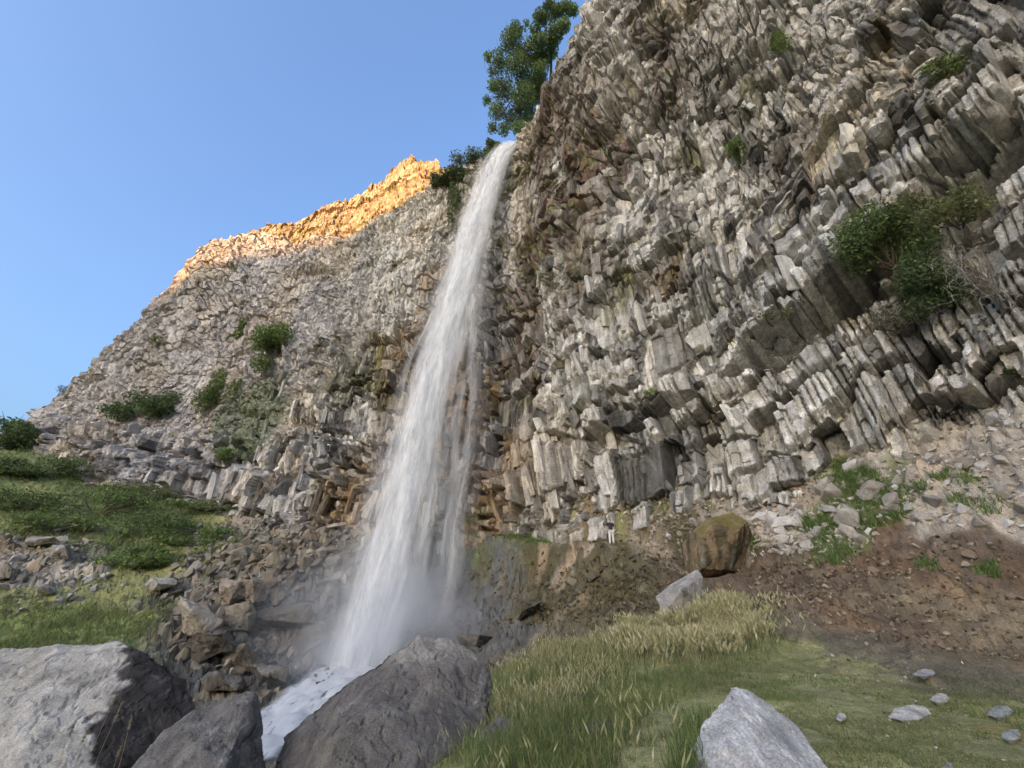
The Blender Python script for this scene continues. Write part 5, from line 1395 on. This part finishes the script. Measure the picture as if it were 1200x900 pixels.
def heads(pts, h, cols, seed, ln=0.10, wd=0.012):
    """feathery seed heads on thin stalks: a stalk and three crossed slim leaves"""
    rg = np.random.default_rng(seed); n = len(pts)
    h = h * rg.uniform(0.65, 1.2, n) * (0.25 + 0.75 * ragged(pts, seed)); a = rg.uniform(0, 6.28, n); le = rg.uniform(0.05, 0.35, n) * h
    top = pts + np.stack([np.cos(a) * le, np.sin(a) * le, h], 1)
    V, T, C = [], [], []
    m = 3
    st = np.stack([pts + [0.003, 0, 0], pts - [0.003, 0, 0], top], 1).reshape(-1, 3)
    T.append(np.arange(n * 3).reshape(-1, 3)); V.append(st)
    c0 = np.asarray(cols, float)[rg.integers(0, len(cols), n)] * rg.uniform(0.75, 1.25, n)[:, None]
    C.append(np.repeat(c0 * 0.8, 3, 0)); off = n * 3
    d = np.stack([np.cos(a) * 0.5, np.sin(a) * 0.5, np.full(n, 0.8)], 1)
    for k in range(3):
        b_ = a + k * 2.1
        o = np.stack([np.cos(b_), np.sin(b_), 0 * b_], 1) * wd
        l = ln * rg.uniform(0.7, 1.3, n)[:, None]
        q = np.stack([top - d * l * 0.4, top + o + d * l * 0.2, top + d * l, top - o + d * l * 0.1], 1).reshape(-1, 3)
        i = np.arange(n)[:, None] * 4 + off
        V.append(q); T += [i + [0, 1, 2], i + [0, 2, 3]]; C.append(np.repeat(c0, 4, 0)); off += n * 4
    return np.concatenate(V), np.concatenate(T), np.concatenate(C)
def stuff(name, parts, label):
    V, T, C = [], [], []; off = 0
    for v, t, c in parts:
        V.append(v); T.append(t + off); C.append(c); off += len(v)
    return link(name, mesh_from(name, np.concatenate(V), np.concatenate(T), np.concatenate(C)), M_GRASS, None, kind='stuff', label=label)
GRN = [(0.14, 0.21, 0.06), (0.18, 0.25, 0.075), (0.11, 0.17, 0.06), (0.16, 0.22, 0.10)]
STRAW = [(0.52, 0.47, 0.26), (0.45, 0.42, 0.22), (0.60, 0.55, 0.36), (0.36, 0.36, 0.15)]
OLV = [(0.20, 0.205, 0.075), (0.25, 0.235, 0.10), (0.165, 0.19, 0.06), (0.29, 0.26, 0.125)]
T1 = [(520, 930), (552, 860), (560, 800), (600, 782), (650, 765), (700, 760), (735, 770), (720, 800), (680, 835), (650, 880), (640, 930), (560, 930), (585, 860)]
T1b = [(590, 790), (650, 766), (715, 762), (735, 772), (690, 800), (640, 835), (600, 850), (575, 830)]
T2 = [(735, 752), (800, 740), (850, 720), (885, 715), (892, 735), (860, 760), (800, 775), (750, 775)]
parts = []
def jitter(p, sd, seed):
    rg = np.random.default_rng(seed); p = p.copy(); p[:, :2] += rg.normal(0, sd, (len(p), 2)); p[:, 2] = terrain(p[:, 0], p[:, 1]); return p
def keep(p, seed, thr, fr=1.0):
    return p[fbm(p[:, 0] * fr, p[:, 1] * fr, seed, 3) + 0.15 * np.random.default_rng(seed).normal(0, 1, len(p)) > thr]
p = keep(jitter(pick_ground(12000, T1, 1001)[0], 0.25, 1), 61, -0.15); parts.append(blades(p, None, 0.24, 0.005, GRN + OLV, 1, 0.9))
p = keep(jitter(pick_ground(10000, T1b, 1002)[0], 0.4, 2), 62, -0.2); parts.append(blades(p, None, 0.40, 0.006, GRN + STRAW[3:], 2, 0.6))
p = keep(jitter(pick_ground(8000, T1b, 1003)[0], 0.5, 3), 63, 0.0); parts.append(blades(p, None, 0.44, 0.0045, STRAW, 3, 0.75))
p = keep(jitter(pick_ground(5000, T1b, 1004)[0], 0.5, 4), 63, 0.02); parts.append(heads(p, 0.46, STRAW, 4, 0.11, 0.012))
p = keep(jitter(pick_ground(900, T1, 1005)[0], 0.3, 5), 64, 0.1); parts.append(heads(p, 0.42, STRAW, 5, 0.08, 0.010))
p = keep(jitter(pick_ground(10000, T2, 1006)[0], 0.4, 6), 65, -0.2); parts.append(blades(p, None, 0.38, 0.007, GRN + STRAW, 6, 0.8))
p = keep(jitter(pick_ground(14000, T2, 1007)[0], 0.45, 7), 65, -0.15); parts.append(heads(p, 0.48, [(0.66, 0.60, 0.40), (0.58, 0.53, 0.32), (0.50, 0.48, 0.26)], 7, 0.15, 0.026))
stuff('tall_grass', parts, 'tall green and straw coloured grass along the edge of the meadow')
MD = [(600, 930), (650, 830), (720, 790), (860, 755), (900, 735), (960, 745), (1060, 790), (1210, 800), (1210, 930)]
parts = []
p, f = pick_ground(45000, MD, 1010); m = fbm(p[:, 0] * 0.9, p[:, 1] * 0.9, 1011, 4) > -0.12; parts.append(blades(p[m], f[m], 0.045, 0.004, OLV + GRN[:1], 10, 0.9, 2))
p, f = pick_ground(16000, MD, 1012); m = fbm(p[:, 0] * 0.7, p[:, 1] * 0.7, 1013, 4) > 0.16; parts.append(blades(p[m], f[m], 0.11, 0.005, GRN, 11, 0.6, 2))
p, f = pick_ground(5000, [(600, 930), (640, 850), (720, 800), (860, 770), (900, 735), (925, 745), (900, 780), (760, 840), (700, 930)], 1014); parts.append(blades(p, f, 0.16, 0.006, GRN + OLV, 12, 0.6))
p, f = pick_ground(700, [(780, 930), (800, 850), (840, 850), (830, 930)], 1015); parts.append(blades(p, f, 0.28, 0.007, GRN + STRAW[3:], 13, 0.4))
p, f = pick_ground(60, [(690, 930), (700, 860), (800, 860), (810, 930)], 1016); parts.append(heads(p, 0.4, STRAW, 14, 0.1, 0.012))
stuff('meadow_grass', parts, 'short olive grass and moss of the meadow')
parts = []
SL = [(-30, 690), (40, 690), (110, 665), (200, 660), (330, 620), (350, 645), (260, 665), (215, 700), (190, 750), (80, 775), (-30, 775)]
p, f = pick_ground(15000, SL, 1020); m = fbm(p[:, 0] * 0.35, p[:, 1] * 0.35, 1021, 4) > -0.15; parts.append(blades(p[m], f[m], 0.42, 0.022, OLV + GRN + STRAW[3:], 20, 0.7, 2))
p, f = pick_ground(6000, [(-30, 720), (60, 700), (140, 710), (200, 700), (200, 740), (80, 775), (-30, 775)], 1022); p = keep(jitter(p, 0.5, 8), 71, -0.05, 0.4); parts.append(blades(p, f, 0.6, 0.02, GRN + OLV + STRAW[3:], 21, 0.8, 2))
p, f = pick_ground(16000, [(-20, 520), (60, 530), (180, 575), (330, 605), (330, 630), (230, 660), (130, 660), (-20, 620)], 1023); p = keep(jitter(p, 0.6, 9), 72, -0.15, 0.3); parts.append(blades(p, f, 0.7, 0.035, GRN + MIDG + OLV, 22, 0.8, 2))
stuff('slope_grass', parts, 'grass on the left slope')
parts = []
p, f = pick_ground(6000, [(500, 626), (600, 626), (655, 640), (640, 652), (580, 656), (510, 650)], 1030); p = keep(jitter(p, 0.3, 10), 73, -0.2); parts.append(blades(p, f, 0.34, 0.02, MIDG + GRN, 30, 0.6, 2))
p, f = pick_ground(7000, [(560, 650), (720, 645), (800, 670), (740, 720), (600, 730)], 1034); p = keep(jitter(p, 0.3, 11), 74, 0.05); parts.append(blades(p, f, 0.22, 0.016, [(0.12, 0.11, 0.05), (0.15, 0.125, 0.06), (0.10, 0.105, 0.045)], 33, 0.9, 2))
p, f = pick_ground(5000, [(600, 590), (830, 575), (860, 640), (760, 650), (640, 630)], 1035); p = keep(jitter(p, 0.3, 12), 75, -0.05); parts.append(blades(p, f, 0.3, 0.016, DRY + OLV, 34, 0.8, 2))
p, f = pick_ground(5000, [(640, 590), (820, 570), (850, 590), (800, 640), (700, 630)], 1031); m = fbm(p[:, 0] * 0.8, p[:, 1] * 0.8, 1032, 3) > 0.02; parts.append(blades(p[m], f[m], 0.35, 0.018, OLV + GRN + DRY, 31, 0.6, 2))
for i, (px, py, rx, ry, n) in enumerate([(985, 556, 34, 14, 2600), (1010, 598, 52, 24, 5000), (975, 645, 30, 20, 1400), (1040, 578, 46, 16, 2600), (960, 620, 24, 12, 1200), (1010, 560, 30, 10, 1200), (1120, 560, 30, 10, 700), (880, 640, 16, 8, 500), (910, 578, 20, 8, 500), (800, 565, 36, 8, 900), (1090, 662, 16, 8, 300), (1160, 670, 16, 10, 300), (1150, 590, 40, 14, 500)]):
    poly = [(px + rx * math.cos(a) * (1 + .2 * math.sin(3 * a + i)), py + ry * math.sin(a)) for a in np.linspace(0, 6.28, 14)[:-1]]
    p, f = pick_ground(n, poly, 1040 + i); parts.append(blades(p, f, 0.42, 0.014, MIDG + GRN, 40 + i, 0.7, 2))
stuff('scree_grass', parts, 'green patches of grass on the path edge and the scree')

# seed heads in front of the pale left boulder
def seed_plant(px, py, t, hgt, label, seed):
    rg = np.random.default_rng(seed); b = P(px, py, t)
    root = link('wild_oat', None); root.location = b
    root['label'] = label; root['category'] = 'grass plant'
    st, V, T, C = [], [], [], []; off = 0
    e = np.array([rg.normal(0, 0.05), rg.normal(0, 0.03), hgt])
    pth = bend(rg, np.array([0, 0, -0.35]), e, 8, 0.06); st.append((pth, np.linspace(0.0035, 0.0016, 8)))
    v, f_ = tubes(st, 4); link('stalk', mesh_from('stalk', v, f_, np.tile((0.36, 0.30, 0.19), (len(v), 1)), True), M_GRASS, root)
    for k in range(16):
        q = pth[-1] + (pth[-2] - pth[-1]) * rg.uniform(-0.15, 1.0) * 0.9
        v, t_, c = leaves(rg, [q], [0.006], 3, 0.014, [(0.50, 0.43, 0.28), (0.42, 0.36, 0.22)])
        V.append(v); T.append(t_ + off); C.append(c); off += len(v)
    link('seed_head', mesh_from('seed_head', np.concatenate(V), np.concatenate(T), np.concatenate(C)), M_GRASS, root)
    w = bend(rg, pth[2], pth[2] + np.array([rg.uniform(-.2, .2), -0.05, 0.12]), 5, 0.2); v, f_ = tubes([(w, np.linspace(0.004, 0.001, 5))], 3)
    link('leaf', mesh_from('leaf', v, f_, np.tile((0.22, 0.21, 0.10), (len(v), 1))), M_GRASS, root)
for i, (px, py, t, h, lab) in enumerate([(66, 898, 3.6, 0.30, 'dry grass stalk with a drooping head, leftmost of the stalks before the corner boulder'), (90, 900, 3.4, 0.26, 'short dry stalk second from the left before the corner boulder'), (97, 898, 3.7, 0.50, 'tallest dry grass stalk before the corner boulder'), (106, 902, 3.5, 0.46, 'dry grass stalk with a pale upright head right of the tallest one'), (140, 900, 3.8, 0.36, 'lone dry stalk farthest right before the corner boulder'), (131, 905, 3.9, 0.2, 'short bent dry stalk beside the lone right one')]):
    seed_plant(px, py, t, h, lab, 1100 + i)

# ------------------------------------------------------------------ the person on the path
fp = at_ground(715, 637); pf = project(fp)[2]
H_ = 27.0 * pf / FPX / 0.98
H_ = min(max(H_, 1.5), 1.78)
M_SKIN, nt, b = new_mat('skin'); b.inputs['Base Color'].default_value = (0.46, 0.30, 0.22, 1); b.inputs['Roughness'].default_value = 0.6
def flat_mat(name, c, r=0.8):
    m, nt, b = new_mat(name); b.inputs['Base Color'].default_value = (*c, 1); b.inputs['Roughness'].default_value = r
    return m
def skin_obj(name, vs, es, rs_, mat, parent, lv=2):
    me = bpy.data.meshes.new(name); me.from_pydata([tuple(v) for v in vs], es, []); me.update()
    o = bpy.data.objects.new(name, me); COL.objects.link(o); me.materials.append(mat)
    sk = o.modifiers.new('skin', 'SKIN'); sk.use_smooth_shade = True
    for i, r in enumerate(rs_):
        me.skin_vertices[0].data[i].radius = (r[0], r[1]) if isinstance(r, tuple) else (r, r)
    me.skin_vertices[0].data[0].use_root = True
    sb = o.modifiers.new('sub', 'SUBSURF'); sb.levels = lv; sb.render_levels = lv
    if parent is not None: o.parent = parent
    return o
man = link('person', None); man.location = fp; s_ = H_ / 1.75
man.scale = (s_, s_, s_); man.rotation_euler = (0, 0, math.radians(12))
man['label'] = 'person in a dark top and white trousers standing on the path below the right wall'; man['category'] = 'person'
vs = [(0, 0, .96), (0, .01, 1.12), (0, .01, 1.32), (0, 0, 1.46), (0, -.01, 1.53), (0, -.02, 1.62), (0, -.02, 1.72),
      (.19, 0, 1.42), (.27, .0, 1.17), (.24, -.12, .98), (.23, -.16, .90), (-.19, 0, 1.42), (-.28, .02, 1.17), (-.29, -.02, .94), (-.29, -.04, .86),
      (.10, 0, .90), (.11, -.02, .50), (.12, .02, .10), (.12, -.10, .04), (-.10, 0, .90), (-.13, -.01, .50), (-.14, .02, .10), (-.15, -.10, .04)]
es = [(0, 1), (1, 2), (2, 3), (3, 4), (4, 5), (5, 6), (3, 7), (7, 8), (8, 9), (9, 10), (3, 11), (11, 12), (12, 13), (13, 14), (0, 15), (15, 16), (16, 17), (17, 18), (0, 19), (19, 20), (20, 21), (21, 22)]
rr_ = [(.14, .11), (.13, .10), (.16, .11), (.09, .08), .05, (.085, .10), (.06, .07), .06, .045, .035, .03, .06, .045, .035, .03, .09, .06, .045, .035, .09, .06, .045, .035]
skin_obj('body', vs, es, rr_, M_SKIN, man)
skin_obj('top', [(0, 0, .98), (0, .01, 1.12), (0, .01, 1.32), (0, 0, 1.45), (.20, 0, 1.42), (.26, 0, 1.22), (-.20, 0, 1.42), (-.27, .02, 1.22)], [(0, 1), (1, 2), (2, 3), (3, 4), (4, 5), (3, 6), (6, 7)], [(.16, .13), (.15, .12), (.18, .13), (.10, .09), .08, .065, .08, .065], flat_mat('dark_cotton', (0.035, 0.033, 0.036)), man)
skin_obj('trousers', [(0, 0, .98), (.10, 0, .90), (.112, -.02, .50), (.12, .02, .14), (-.10, 0, .90), (-.132, -.01, .50), (-.14, .02, .14)], [(0, 1), (1, 2), (2, 3), (0, 4), (4, 5), (5, 6)], [(.165, .135), .115, .082, .065, .115, .082, .065], flat_mat('white_cotton', (0.72, 0.70, 0.66)), man)
skin_obj('hair', [(0, .02, 1.66), (0, 0, 1.74)], [(0, 1)], [(.098, .10), (.08, .09)], flat_mat('hair', (0.06, 0.042, 0.03)), man)
for sx in (.12, -.145):
    skin_obj('shoe', [(sx, .04, .05), (sx, -.13, .04)], [(0, 1)], [(.05, .05), (.045, .035)], flat_mat('shoe_%s' % ('a' if sx > 0 else 'b'), (0.10, 0.09, 0.085)), man, 1)
